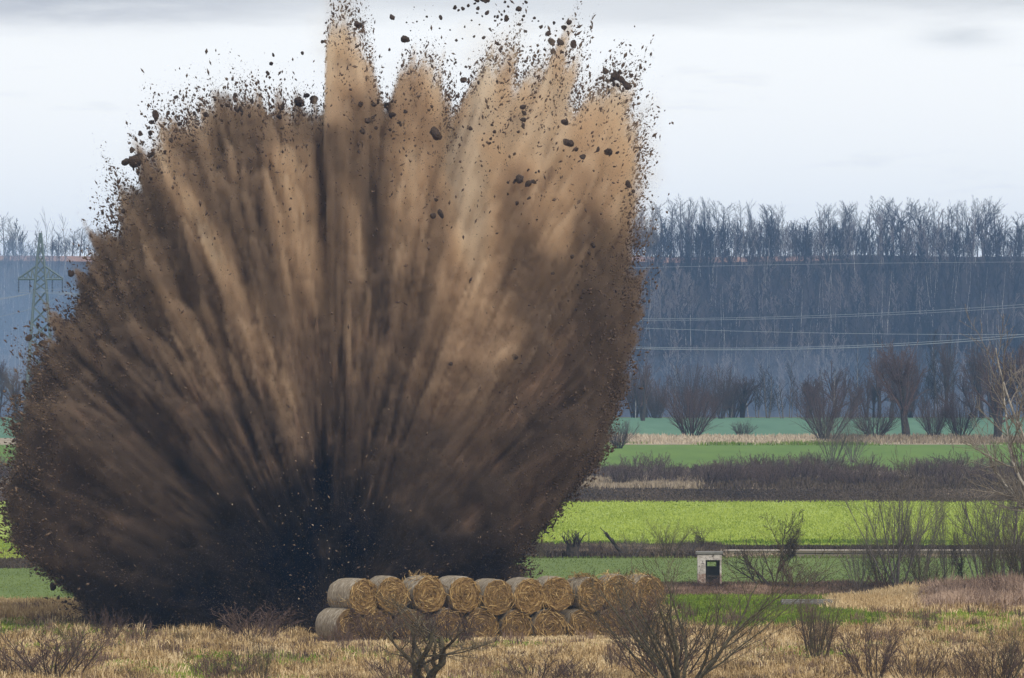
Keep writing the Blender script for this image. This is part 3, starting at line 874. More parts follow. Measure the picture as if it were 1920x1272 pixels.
for k, x in enumerate(bot_x):
    Y = Yb0 + (x - 675) * .0187 * .5265 + .12
    y = 1119 - 3 * (k / 9) + 58 + rng.normal(0, 1.2)
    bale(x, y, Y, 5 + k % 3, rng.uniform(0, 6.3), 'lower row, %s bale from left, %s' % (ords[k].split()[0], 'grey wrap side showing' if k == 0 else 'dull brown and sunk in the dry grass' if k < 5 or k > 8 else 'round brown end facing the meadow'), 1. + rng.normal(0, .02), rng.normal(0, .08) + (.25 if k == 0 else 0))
# a torn tuft of straw on the eighth bale
n = 260
q = np.random.default_rng(520)
c0 = at(1092, 1081, Yb0 + (1100 - 675) * .0187 * .5265 + .5)
ctr = c0 + q.normal(0, 1, (n, 3)) * np.array([.22, .2, .05])
dv = q.normal(0, 1, (n, 3)); dv[:, 2] = np.abs(dv[:, 2]) * .5; dv /= np.linalg.norm(dv, axis=1)[:, None]
ln = q.uniform(.08, .22, n)[:, None]; sd_ = np.cross(dv, q.normal(size=(n, 3))); sd_ *= .012 / np.linalg.norm(sd_, axis=1)[:, None]
P = np.stack([ctr - sd_, ctr + sd_, ctr + dv * ln], 1).reshape(-1, 3)
tag(link('straw_tuft', np_mesh('straw_tuft', P, np.arange(3 * n).reshape(-1, 3), attrs={'tint': np.repeat(q.random(n) * .7, 3)}), None, M['straw_wisp']), 'torn tuft of loose straw lying on top of the eighth upper bale', 'straw tuft', kind='stuff')

# ------------------------------------------------------------------ ruined concrete hut
def plaster_fn(nt, b):
    o = nt.objc(); x, y, z = nt.sep(o)
    n = nt.noise(o, 9., 5, .6); big = nt.noise(o, 2.3, 3, .55)
    c = nt.mix(nt.maprange(big, .4, .62), (.62, .57, .52), (.42, .37, .33))
    c = nt.mix(nt.maprange(n, .56, .64), c, (.13, .105, .09))        # spalled pits
    lowb = nt.maprange(nt.math('ADD', z, nt.math('MULTIPLY', big, .25)), .72, .80)
    rust = nt.mix(nt.maprange(n, .4, .6), (.26, .16, .12), (.42, .33, .28))
    c = nt.mix(lowb, rust, c)
    nt.put(b.inputs['Normal'], nt.bump(n, 1., .05))
    return c
M['plaster'] = material('spalled_plaster', plaster_fn)
M['concrete'] = material('old_concrete', lambda nt, b: nt.mix(nt.noise(nt.objc(), 6., 5, .6), (.09, .085, .078), (.34, .33, .30)))
Yh = gd(1104); s = Yh / F
hut = empty('concrete_hut', gp(1330, 1104), 'small ruined white concrete hut with an open dark doorway, at the field edge', 'hut')
wx = 46 * s / 2; hh = 66 * s; dp = 1.05
# pixel columns inside the hut relative to its centre (1330)
def hx(p): return (p - 1330) * s
def hz(p): return (1104 - p) * s
mb = MB(); mb.box((hx(1308), 0, -.1), (hx(1323.5), .16, hz(1051)), 0, .012, .004); mb.build('door_pier', M['plaster'], hut)
mb = MB(); mb.box((hx(1349.5), 0, -.1), (hx(1353), .16, hz(1051)), 0, .012, .003); mb.build('door_jamb', M['plaster'], hut)
mb = MB(); mb.box((hx(1307.5), -.005, hz(1050.8)), (hx(1353.3), .165, hz(1040)), 0, .012, .004); mb.build('lintel', M['plaster'], hut)
mb = MB(); mb.box((hx(1305), -.05, hz(1039.8)), (hx(1356), dp + .06, hz(1035)), 0, .012, .004); mb.build('roof_slab', M['concrete'], hut)
mb = MB(); mb.box((hx(1308.2), .165, -.1), (hx(1312), dp - .12, hz(1040.2)), 0); mb.build('side_wall', M['plaster'], hut)
mb = MB(); mb.box((hx(1349.8), .165, -.1), (hx(1353), dp - .12, hz(1040.2)), 0); mb.build('side_wall', M['plaster'], hut)
mb = MB()   # back wall with a window slot that shows the field
y0, y1 = dp - .118, dp
mb.box((hx(1308.2), y0, -.1), (hx(1353), y1, hz(1063.2)), 0)
mb.box((hx(1308.2), y0, hz(1055)), (hx(1353), y1, hz(1040.2)), 0)
mb.box((hx(1308.2), y0, hz(1063)), (hx(1327), y1, hz(1055.2)), 0)
mb.box((hx(1344), y0, hz(1063)), (hx(1353), y1, hz(1055.2)), 0)
mb.build('back_wall', M['concrete'], hut)
mb = MB(); mb.box((hx(1323.6), .03, hz(1082)), (hx(1349.4), .09, hz(1079.5)), 0); mb.build('door_rail', M['bark_dark'], hut)
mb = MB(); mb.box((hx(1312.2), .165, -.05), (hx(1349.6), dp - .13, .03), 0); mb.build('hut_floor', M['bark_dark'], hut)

# concrete trough in the green patch
Yc = gd(1143); s = Yc / F
tr = empty('concrete_trough', gp(1512, 1143), 'long low grey concrete trough lying in the green grass patch', 'trough')
tr.location.z = .1
def tx(p): return (p - 1512) * s
mb = MB(); mb.box((tx(1466), 0, -.1), (tx(1562), .10, .20), 0, .015, .006); mb.build('front_wall', M['concrete'], tr)
mb = MB(); mb.box((tx(1466), .7, -.1), (tx(1562), .80, .27), 0, .015, .006); mb.build('rear_wall', M['concrete'], tr)
for a0 in (1466, 1558):
    mb = MB(); mb.box((tx(a0), .102, -.1), (tx(a0 + 4), .698, .22), 0, .012); mb.build('end_wall', M['concrete'], tr)
mb = MB(); mb.box((tx(1470.3), .103, -.1), (tx(1557.7), .697, .04), 0); mb.build('bottom', M['bark_dark'], tr)

# ------------------------------------------------------------------ pylon and power lines
M['steel'] = material('painted_steel', lambda nt, b: nt.mix(nt.noise(nt.objc(), 1.2, 3), (.10, .13, .13), (.18, .215, .215)), .6)
M['insulator'] = material('insulator', lambda nt, b: (.05, .06, .07), .4)
M['wire'] = material('aluminium_wire', lambda nt, b: (.36, .39, .44), .5)
Yp = 985.; s = Yp / F
px_ = 76
zz = lambda y: at(0, y, Yp)[2]
py = empty('pylon', ((px_ - 960) * Yp / F, Yp, 0), 'green steel lattice pylon with one wide crossarm left of the blast', 'pylon')
def half(z): return np.interp(z, [0, zz(545), zz(491), zz(436)], [1.9, .72, .42, .06])
ztop = zz(436); zarm = zz(524); zap = zz(499)
lvls = list(np.linspace(0, zz(545), 9)) + [zz(530), zz(515), zz(499), zz(480), zz(462), zz(448), zz(437)]
for sx in (-1, 1):
    for sy in (-1, 1):
        mb = MB()
        for a_, b_ in zip(lvls[:-1], lvls[1:]):
            mb.bar((sx * half(a_), sy * half(a_), a_), (sx * half(b_), sy * half(b_), b_), .12, 4)
        mb.build('leg', M['steel'], py)
mb = MB()
for a_, b_ in zip(lvls[:-1], lvls[1:]):
    ha, hb = half(a_), half(b_)
    for sg in (-1, 1):
        mb.bar((-ha, sg * ha, a_), (hb, sg * hb, b_), .075, 3); mb.bar((ha, sg * ha, a_), (-hb, sg * hb, b_), .075, 3)
        mb.bar((sg * ha, -ha, a_), (sg * hb, hb, b_), .075, 3); mb.bar((sg * ha, ha, a_), (sg * hb, -hb, b_), .075, 3)
tag(mb.build('bracing', M['steel'], py), kind='stuff')
for sx in (-1, 1):
    mb = MB(); tipx = sx * 42 * s
    for sy in (-1, 1):
        y_ = sy * half(zarm)
        mb.bar((sx * half(zarm), y_, zarm), (tipx, 0, zarm), .11, 4)
        mb.bar((sx * half(zap), sy * half(zap), zap), (tipx, 0, zarm + .08), .11, 4)
        for t in (.25, .5, .75):
            xa = sx * half(zarm) * (1 - t) + tipx * t; ya = y_ * (1 - t)
            xb = sx * half(zap) * (1 - t) + tipx * t; zb_ = zap * (1 - t) + zarm * t
            mb.bar((xa, ya, zarm), (xb, sy * half(zap) * (1 - t), zb_), .065, 3)
            t2 = t - .25; xc = sx * half(zarm) * (1 - t2) + tipx * t2
            mb.bar((xc, y_ * (1 - t2), zarm), (xb, sy * half(zap) * (1 - t), zb_), .065, 3)
    mb.build('crossarm', M['steel'], py)
for fx in (-41, -20, 22, 41):
    mb = MB(); x_ = fx * s
    for k in range(9):
        mb.bar((x_, 0, zarm - .12 - k * .16), (x_, 0, zarm - .24 - k * .16), .10 if k % 2 else .07, 6)
    mb.build('insulator', M['insulator'], py)
def wire(name, pts, label, r=.035, r1=None):
    P = np.array([at(*p) for p in pts])
    t = np.linspace(0, 1, len(P)); tt = np.linspace(0, 1, 60)
    co = np.polyfit(t, P, min(2, len(P) - 1))
    Q = np.stack([np.polyval(co[:, k], tt) for k in range(3)], -1)
    Vv, Fq = tube_raw(Q, np.linspace(r, r1 or r, 60), 4)
    return tag(link(name, np_mesh(name, Vv, Fq, True), None, M['wire']), label, 'power line', 'overhead power lines')
wire('power_line', [(117, 549, 985), (1240, 655, 930), (2300, 582, 900)], 'lowest brightest overhead wire rising to the right before the bank', 0.034)
wire('power_line', [(117, 547, 985), (1240, 652, 932), (2300, 577, 902)], 'bright overhead wire close above the lowest one', 0.025)
wire('power_line', [(98, 547, 985), (1215, 616, 940), (2300, 622, 915)], 'level overhead wire in the middle of the bank', 0.021)
wire('power_line', [(56, 547, 985), (1210, 601, 945), (2300, 540, 920)], 'overhead wire rising above the level one, lower of the pair', 0.019)
wire('power_line', [(56, 545, 985), (1210, 598, 946), (2300, 534, 921)], 'overhead wire rising above the level one, upper of the pair', 0.019)
wire('power_line', [(35, 546, 985), (1210, 502, 960), (2300, 492, 940)], 'faint top overhead wire just below the hilltop grass line', 0.016)
wire('power_line', [(56, 548, 985), (0, 560, 985), (-300, 600, 985)], 'overhead wire leaving the pylon to the left edge, upper', 0.031)
wire('power_line', [(35, 549, 985), (0, 562, 985), (-300, 604, 985)], 'overhead wire leaving the pylon to the left edge, lower', 0.025)
wire('power_line', [(117, 549, 985), (0, 594, 985), (-300, 640, 985)], 'faint low overhead wire left of the pylon', 0.019)
wire('power_line', [(76, 436, 985), (0, 432, 985), (-300, 430, 985)], 'thin earth wire from the pylon peak to the left', 0.011)

# ------------------------------------------------------------------ grass, weeds, crops (uncountable)
def blades(name, X, Yv, Z, H, Wd, tint, mat, label, lean=.5, seed=1, n_per=5, spread=.12):
    """tufts of bent blades: each blade is a tapering strip of three triangles"""
    q = np.random.default_rng(seed)
    n = len(X); N = n * n_per
    rep = lambda a: np.repeat(a, n_per)
    x = rep(X) + q.normal(0, spread, N); y = rep(Yv) + q.normal(0, spread, N); z = rep(Z)
    h_ = rep(H) * q.uniform(.45, 1.15, N); w = rep(Wd) * q.uniform(.6, 1.3, N)
    a = q.uniform(0, 2 * pi, N); le = np.abs(q.normal(0, lean, N))
    dxv = np.cos(a) * le; dyv = np.sin(a) * le
    b = q.uniform(-.9, .9, N)                       # width mostly across the view
    wx_, wy_ = np.cos(b) * w, np.sin(b) * w
    base = np.stack([x, y, z - .02], -1); mid = np.stack([x + dxv * h_ * .35, y + dyv * h_ * .35, z + h_ * .62], -1); tip = np.stack([x + dxv * h_, y + dyv * h_, z + h_ * (1 - .46 * np.minimum(le, 1.6))], -1)
    wv = np.stack([wx_, wy_, np.zeros(N)], -1)
    P = np.stack([base - wv, base + wv, mid + wv * .7, mid - wv * .7, tip], 1).reshape(-1, 3)
    b5 = np.arange(N)[:, None] * 5
    Ft = np.concatenate([b5 + [0, 1, 2], b5 + [0, 2, 3], b5 + [3, 2, 4]])
    tn = np.clip(rep(tint) + q.normal(0, .13, N), 0, 1)
    o = link(name, np_mesh(name, P, Ft, attrs={'tint': np.repeat(tn, 5)}), None, mat)
    return tag(o, label, 'grass', kind='stuff')

def scatter(n, y0, y1, x0=-40, x1=1960, seed=0, power=1.):
    """ground points spread evenly over photo rows y0..y1"""
    q = np.random.default_rng(seed)
    yp = y0 + (y1 - y0) * q.random(n) ** power
    Yv = gd(yp); xp = q.uniform(x0, x1, n)
    return (xp - 960) * Yv / F, Yv, xp, yp

# where the meadow is green rather than straw
def green_amount(xp, yp, X, Yv):
    n = fbm2(X * .22 + 50, Yv * .09 + 20, 61, 4)
    g = .1 + .75 * np.clip(n * 1.6, -.3, 1)
    patch = sstep(1240, 1300, xp) * sstep(1700, 1520, xp) * sstep(1118, 1128, yp) * sstep(1192, 1178, yp)
    stripe = sstep(1500, 1600, xp) * np.exp(-((yp - 1161) / 8.) ** 2)
    right = sstep(1680, 1760, xp) * np.exp(-((yp - 1190) / 18.) ** 2) * .5
    lft = sstep(230, 120, xp) * np.exp(-((yp - 1182) / 10.) ** 2) * .7
    dryband = sstep(1540, 1580, xp) * np.exp(-((yp - 1142) / 9.) ** 2)
    return np.clip(np.maximum.reduce([g * .85, patch * 1.25, stripe * .75, right, lft]) - dryband, 0, 1)

X, Yv, xp, yp = scatter(43000, 1142, 1330, seed=600)
ga = green_amount(xp, yp, X, Yv)
q = np.random.default_rng(601)
isg = q.random(len(X)) < ga
Z = meadow_z(X, Yv)
cl = fbm2(X * .9 + 4, Yv * .25 + 1, 63, 4)
bl = fbm2(X * .25 + 14, Yv * .07 + 31, 67, 3)
hgt = .17 + .17 * np.clip(cl, -.7, 1) + .07 * bl
dry = ~isg
front = 1 - .62 * sstep(560, 600, xp) * sstep(1250, 1210, xp) * sstep(1232, 1212, yp)      # trodden short before the bales
hgt = hgt * np.where(isg, front, 1)
tint = np.clip(.62 + .85 * cl + .6 * bl, 0, 1)
blades('dry_grass', X[dry], Yv[dry], Z[dry], hgt[dry] * (1.1 - .7 * ga[dry]) * front[dry], np.full(dry.sum(), .013), tint[dry], M['blades_dry'], 'straw-coloured tufted dry grass covering the foreground meadow', 1.0, 602, 6, .14)
blades('green_grass', X[isg], Yv[isg], Z[isg], hgt[isg] * .95, np.full(isg.sum(), .016), np.clip(.45 + .5 * cl[isg], 0, 1), M['blades_green'], 'fresh green grass patches in the meadow', .6, 603, 6, .14)
# tussocks: knots of longer grass with their own tint
X, Yv, xp, yp = scatter(2600, 1150, 1330, seed=605)
q = np.random.default_rng(606)
ga = green_amount(xp, yp, X, Yv)
k = (q.random(len(X)) > ga * 1.3) & ~((xp > 570) & (xp < 1235) & (yp < 1226))
X, Yv = X[k], Yv[k]
big = q.uniform(.5, 1.25, len(X)) ** 1.5
X30, Y30 = np.repeat(X, 9), np.repeat(Yv, 9)
sp = np.repeat(big, 9) * .22
X30 = X30 + q.normal(0, 1, len(X30)) * sp; Y30 = Y30 + q.normal(0, 1, len(Y30)) * sp
tt = np.repeat(np.clip(q.normal(.5, .26, len(X)), 0, 1), 9)
blades('dry_grass', X30, Y30, meadow_z(X30, Y30), np.repeat(.24 + .20 * big, 9), np.full(len(X30), .014), tt, M['blades_dry'], 'taller tussocks of straw-coloured grass in the foreground meadow', .95, 607, 4, .05)
X, Yv, xp, yp = scatter(420, 1150, 1330, seed=608)
q = np.random.default_rng(609)
X12, Y12 = np.repeat(X, 12) + q.normal(0, .22, 12 * len(X)), np.repeat(Yv, 12) + q.normal(0, .22, 12 * len(X))
blades('weeds', X12, Y12, meadow_z(X12, Y12), np.repeat(q.uniform(.25, .6, len(X)), 12), np.full(len(X12), .009), np.repeat(q.uniform(.1, .6, len(X)), 12), M['blades_rust'], 'scattered dead brown weed stalks in the dry meadow', .5, 612, 4, .08)
# bright green patch right of the bales, and the strip of meadow behind
X, Yv, xp, yp = scatter(7500, 1123, 1178, 1225, 1640, seed=610)
k = q.random(len(X)) < green_amount(xp, yp, X, Yv)
blades('green_grass', X[k], Yv[k], np.full(k.sum(), .1), np.full(k.sum(), .17), np.full(k.sum(), .018), .35 + .3 * fbm2(X[k] * .6, Yv[k] * .2, 65, 3), M['blades_green'], 'vivid green grass patch between the bales and the trough', .5, 611, 5, .15)
# reeds and rough grass behind the meadow at the right
X, Yv, xp, yp = scatter(5200, 1112, 1150, 1560, 1960, seed=620, power=.8)
k = (yp > np.interp(xp, [1560, 1700, 1780, 1960], [1128, 1118, 1108, 1104]))
X, Yv, xp, yp = X[k], Yv[k], xp[k], yp[k]
hh_ = np.interp(xp, [1560, 1720, 1780, 1960], [.36, .5, .85, .85]) * np.clip(1 + .5 * fbm2(X * .5, Yv * .3, 68, 3), .5, 1.5)
tn = np.clip(.6 + .4 * fbm2(X * .35, Yv * .1, 69, 3), 0, 1)
kk = xp < 1730
blades('dry_grass', X[kk], Yv[kk], np.full(kk.sum(), .1), hh_[kk], np.full(kk.sum(), .015), tn[kk] + .12, M['blades_dry'], 'pale bent dry grass band right of the trough', .8, 621, 6, .2)
blades('reeds', X[~kk], Yv[~kk], np.full((~kk).sum(), .1), hh_[~kk], np.full((~kk).sum(), .015), tn[~kk] + .15 + .5 * fbm2(X[~kk] * 1.1, Yv[~kk] * .5, 88, 3), M['blades_rust'], 'tall pinkish dry reeds at the right edge of the meadow', .8, 622, 6, .2)
# rusty weeds at the hut and along the meadow edge
X, Yv, xp, yp = scatter(3600, 1101, 1124, 1215, 1600, seed=630)
blades('weeds', X, Yv, np.full(len(X), .1), .22 + .16 * fbm2(X * .8, Yv * .3, 71, 3), np.full(len(X), .014), .38 + .6 * fbm2(X * .7, Yv * .3, 72, 3), M['blades_rust'], 'rust-brown dead weeds before the ruined hut', .6, 631, 6, .2)
X, Yv, xp, yp = scatter(2600, 1103, 1128, 1560, 1960, seed=632)
blades('weeds', X, Yv, np.full(len(X), .1), np.full(len(X), .3), np.full(len(X), .015), .3 + .5 * fbm2(X * .5, Yv * .3, 73, 3), M['blades_brown'], 'brown weeds under the willows at the right', .6, 633, 5, .2)
# dry grass band at the left edge behind the meadow
X, Yv, xp, yp = scatter(2600, 1138, 1166, -60, 240, seed=636)
blades('dry_grass', X, Yv, np.full(len(X), .12), np.full(len(X), .36), np.full(len(X), .016), .6 + .4 * fbm2(X * .6, Yv * .3, 74, 3), M['blades_dry'], 'pale dry grass left of the blast beside the green field', .7, 637, 6, .2)
# ditch bank weeds
X, Yv, xp, yp = scatter(4200, 1029, 1049, 960, 1345, seed=640)
blades('weeds', X, Yv, np.full(len(X), .08), .3 + .2 * fbm2(X * .4, Yv * .2, 75, 3), np.full(len(X), .022), .45 + .6 * fbm2(X * .3, Yv * .2, 76, 3), M['blades_brown'], 'dark brown weeds along the ditch bank', .6, 641, 5, .3)
X, Yv, xp, yp = scatter(1500, 1030, 1034.5, 1345, 1980, seed=642)
blades('weeds', X, Yv, np.full(len(X), .08), np.full(len(X), .22), np.full(len(X), .022), np.full(len(X), .2), M['blades_brown'], 'dark weedy verge behind the pale track', .6, 643, 5, .3)
X, Yv, xp, yp = scatter(900, 1056, 1072, -60, 60, seed=644)
blades('weeds', X, Yv, np.full(len(X), .08), np.full(len(X), .25), np.full(len(X), .022), np.full(len(X), .35), M['blades_brown'], 'dark weedy verge left of the blast', .6, 645, 5, .3)
for y_, h2, mt, tn_, sd2 in ((942.5, .16, 'blades_brown', .45, 690), (1022, .2, 'blades_green', .35, 692), (883, .35, 'blades_brown', .5, 694), (1046, .16, 'blades_pale', .4, 696), (918, .35, 'blades_brown', .4, 698), (835, .3, 'blades_green', .3, 700)):
    n_ = 900
    X, Yv, xp, yp = scatter(n_, y_ - 2.2, y_ + 2.2, 980, 1960, seed=sd2)
    gate = fbm2(X * .12, Yv * .03, sd2 + 1, 3) > -.15
    X, Yv = X[gate], Yv[gate]
    blades('verge_weeds', X, Yv, np.full(len(X), .08), np.full(len(X), h2) * np.clip(1 + fbm2(X * .25, Yv * .1, sd2 + 2, 3), .3, 2), np.full(len(X), .03), np.full(len(X), tn_), M[mt], 'ragged weeds along a field edge', .7, sd2 + 3, 4, .35)
# crops
def crop(name, n, y0, y1, hgt, wid, mat, lab, seed, x0=940, x1=1960, tn=.5):
    X, Yv, xp, yp = scatter(n, y0, y1, x0, x1, seed=seed)
    t = tn + .35 * fbm2(X * .3, Yv * .05, seed + 1, 3)
    blades(name, X, Yv, np.full(n, .1), np.full(n, hgt), np.full(n, wid), t, mat, lab, .5, seed + 2, 3, .3)
X, Yv, xp, yp = scatter(7000, 919.5, 942, 1020, 1960, seed=646)
blades('soil_clods', X, Yv, np.full(len(X), .05), np.full(len(X), .13), np.full(len(X), .05), .36 + .35 * fbm2(X * .2, Yv * .02, 86, 3), M['blades_brown'], 'turned clods and stubble of the ploughed strip', .8, 647, 3, .3)
crop('crop', 13000, 943, 1027, .10, .035, M['blades_crop'], 'bright yellow-green young crop on the middle field', 650)
crop('crop', 900, 1012, 1052, .10, .035, M['blades_crop'], 'bright crop on the field left of the blast', 654, -60, 60)
crop('crop', 6500, 1046, 1103, .10, .024, M['blades_crop_dark'], 'dull green young crop behind the bales and hut', 658)
crop('crop', 2000, 1072, 1140, .10, .022, M['blades_crop_dark'], 'pale green crop left of the blast', 662, -60, 200, .8)
# pale grass at the hedge foot and straw strip
X, Yv, xp, yp = scatter(1900, 903, 919, 1060, 1300, seed=670)
blades('dry_grass', X, Yv, np.full(len(X), .05), np.full(len(X), .55) * np.clip(1 + .7 * fbm2(X * .2, Yv * .1, 81, 3), .3, 2), np.full(len(X), .03), np.full(len(X), .45), M['blades_pale'], 'pale dry grass at the hedge foot near the blast', .5, 671, 5, .5)
X, Yv, xp, yp = scatter(1500, 903, 919, 1300, 1960, seed=672)
blades('weeds', X, Yv, np.full(len(X), .05), np.full(len(X), .5), np.full(len(X), .03), np.full(len(X), .35), M['blades_brown'], 'brown weeds at the hedge foot', .5, 673, 5, .5)
X, Yv, xp, yp = scatter(1600, 821, 834, 1150, 1960, seed=674)
blades('dry_grass', X, Yv, np.full(len(X), .05), np.full(len(X), .5) * np.clip(1 + .8 * fbm2(X * .1, Yv * .05, 83, 3), .2, 2), np.full(len(X), .05), np.where(xp < 1540, .75, .25) + .2 * fbm2(X * .1, Yv * .1, 84, 2), M['blades_pale'], 'straw-coloured grass strip beyond the far green field', .5, 675, 5, .8)

# ------------------------------------------------------------------ the blast: dust cloud, soil mass, chips and clods
YB = 308.0
SB = YB / F
BX, BZ = 640., 1190.                              # photo pixel of the blast centre
OB = at(BX, BZ, YB); OB[2] = 0.
SIL = [(1010, 1200), (985, 1130), (962, 1060), (1002, 1008), (1062, 940), (1120, 880), (1158, 800), (1172, 720), (1197, 640), (1202, 560), (1196, 500), (1180, 440), (1196, 385), (1208, 320), (1206, 240), (1196, 200), (1172, 165), (1146, 150), (1120, 165), (1092, 196), (1082, 150), (1072, 100), (1048, 96), (1022, 150), (985, 135), (958, 108), (925, 98), (895, 125), (872, 190), (850, 215), (826, 150), (790, 128), (756, 128), (742, 165), (728, 205), (712, 190), (695, 120), (668, 60), (642, 14), (622, 12), (612, 60), (614, 190), (600, 235), (566, 222), (520, 235), (478, 190), (430, 196), (398, 214), (330, 238), (292, 262), (262, 318), (240, 352), (222, 412), (182, 470), (152, 560), (112, 620), (66, 684), (46, 750), (18, 830), (22, 890), (2, 958), (20, 1030), (62, 1066), (108, 1104), (150, 1136), (162, 1180), (166, 1200)]
sa = np.array([math.atan2(BZ - y, x - BX) for x, y in SIL]); sr = np.array([math.hypot(x - BX, BZ - y) * SB for x, y in SIL])
sa = np.where(sa < -pi / 2, sa + 2 * pi, sa)
ordr = np.argsort(sa); sa, sr = sa[ordr], sr[ordr]
NA, NBt = 1024, 256
AA = np.linspace(-.12, pi + .12, NA); BB = np.linspace(-pi / 2, pi / 2, NBt)
RS = np.interp(AA, sa, sr)
RSs = np.convolve(np.pad(RS, 60, 'edge'), np.hanning(121) / np.hanning(121).sum(), 'valid')     # smoothed
A2, B2 = np.meshgrid(AA, BB, indexing='ij')
cb = np.cos(B2)
# the fingers of the outline live near the picture-wide fan; other fans in depth get their own fingers
wsil = np.exp(-(B2 / .42) ** 2)[...]
f4 = fbm2(A2 * 110 + 3, B2 * 26 + 5, 911, 2)
f1 = fbm2(A2 * 6.5 + 3, B2 * 2.2 + 11, 901, 3)
f2 = fbm2(A2 * 17 + 30, B2 * 4.5 + 2, 905, 3)
f3 = fbm2(A2 * 46 + 60, B2 * 11 + 8, 909, 3)
Rin = wsil * RS[:, None] + (1 - wsil) * RSs[:, None] * (1 + .20 * f1 + .10 * f2)
HF = sstep(.30, .80, np.sin(np.clip(A2, 0, pi)) * cb)
RD = 8.6 * (1 + .30 * fbm2(A2 * 5.5 + 9, B2 * 1.1, 921, 3) * (1 - np.abs(np.sin(B2)) ** 6) * (.25 + .75 * HF) + (.13 * fbm2(A2 * 9 + 1, B2 * 1.6, 925, 3) + .012 * fbm2(A2 * 26 + 1, B2 * 4., 929, 3)) * HF + .10 * fbm2(A2 * 5 + 1, B2 * 6., 933, 4) * (1 - HF))
RMAP = 1 / np.sqrt((cb / Rin) ** 2 + (np.sin(B2) / RD) ** 2)
RMAP *= 1 + .13 * np.clip(fbm2(A2 * 58 + 7, B2 * 16 + 3, 913, 3) - .22, 0, 1) * (.12 + .88 * HF)
RMAP *= 1 + .03 * f3 * HF + .014 * f3 + .022 * f4 * HF

def polar(P):
    x, y, z = P[..., 0], P[..., 1], P[..., 2]
    r = np.sqrt(x * x + y * y + z * z) + 1e-6
    return np.arctan2(z, x), np.arcsin(np.clip(y / r, -1, 1)), r

def lookup(mp, a, b):
    u = np.clip((a - AA[0]) / (AA[-1] - AA[0]) * (NA - 1), 0, NA - 1.001); v = np.clip((b + pi / 2) / pi * (NBt - 1), 0, NBt - 1.001)
    i = u.astype(np.int32); j = v.astype(np.int32); fu = (u - i).astype(np.float32); fv = (v - j).astype(np.float32)
    return (mp[i, j] * (1 - fu) + mp[i + 1, j] * fu) * (1 - fv) + (mp[i, j + 1] * (1 - fu) + mp[i + 1, j + 1] * fu) * fv
RMAP = RMAP.astype(np.float32)

# dust grid -------------------------------------------------------
vx = .12
lo = np.array([-13.4, -9.6, -.3]); hi = np.array([12.4, 8.2, 24.3])
NX, NY, NZ = [int(round((h_ - l_) / vx)) + 1 for l_, h_ in zip(lo, hi)]
hi = lo + vx * (np.array([NX, NY, NZ]) - 1)
gz_, gy_, gx_ = np.meshgrid(lo[2] + vx * np.arange(NZ), lo[1] + vx * np.arange(NY), lo[0] + vx * np.arange(NX), indexing='ij')
gx_ = gx_.astype(np.float32); gy_ = gy_.astype(np.float32); gz_ = gz_.astype(np.float32)
rr_ = np.sqrt(gx_ ** 2 + gy_ ** 2 + gz_ ** 2) + 1e-6
al = np.arctan2(gz_, gx_).astype(np.float32); be = np.arcsin(gy_ / rr_).astype(np.float32)
Rg = lookup(RMAP, al, be)
# photo-plane coordinates of each grid point (in photo pixels at the blast distance)
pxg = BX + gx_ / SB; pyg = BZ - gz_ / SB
n3 = noise3_grid((NZ, NY, NX), (26, 18, 26), 931) * .6 + noise3_grid((NZ, NY, NX), (60, 42, 60), 935) * .4
n3f = noise3_grid((NZ, NY, NX), (110, 80, 110), 939)
# edge softness: fine dust at the top and right, clotted soil elsewhere
soft = lookup((.5 + .5 * fbm2(A2 * 9 + 5, B2 * 3 + 1, 941, 3)).astype(np.float32), al, be)
dusty = sstep(520, 250, pyg) * sstep(560, 700, pxg)
dusty = np.maximum(dusty, .85 * np.exp(-((pxg - 1195) / 60) ** 2 - ((pyg - 380) / 130) ** 2))
ew = (.55 + 1.1 * soft * soft) * (1 + 1.1 * dusty)
s_ = (Rg - rr_) + .50 * n3 + .24 * n3f - .12
base = sstep(0, 1, s_ / ew)
# streaks: bright dust and dark soil along the paths of the throw
st1 = lookup(fbm2(A2 * 9 + 3, B2 * 1.3 + 7, 951, 3).astype(np.float32), al, be)
st2 = lookup(fbm2(A2 * 26 + 9, B2 * 3. + 1, 955, 3).astype(np.float32), al, be)
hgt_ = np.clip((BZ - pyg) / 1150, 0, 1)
dark = 2.62 - 1.75 * sstep(.16, .95, hgt_ + .10 * sstep(600, 900, pxg)) - 1.05 * st1 * sstep(.36, .75, hgt_) - .28 * st2 * sstep(.45, .8, hgt_) + .6 * n3 + .25 * n3f
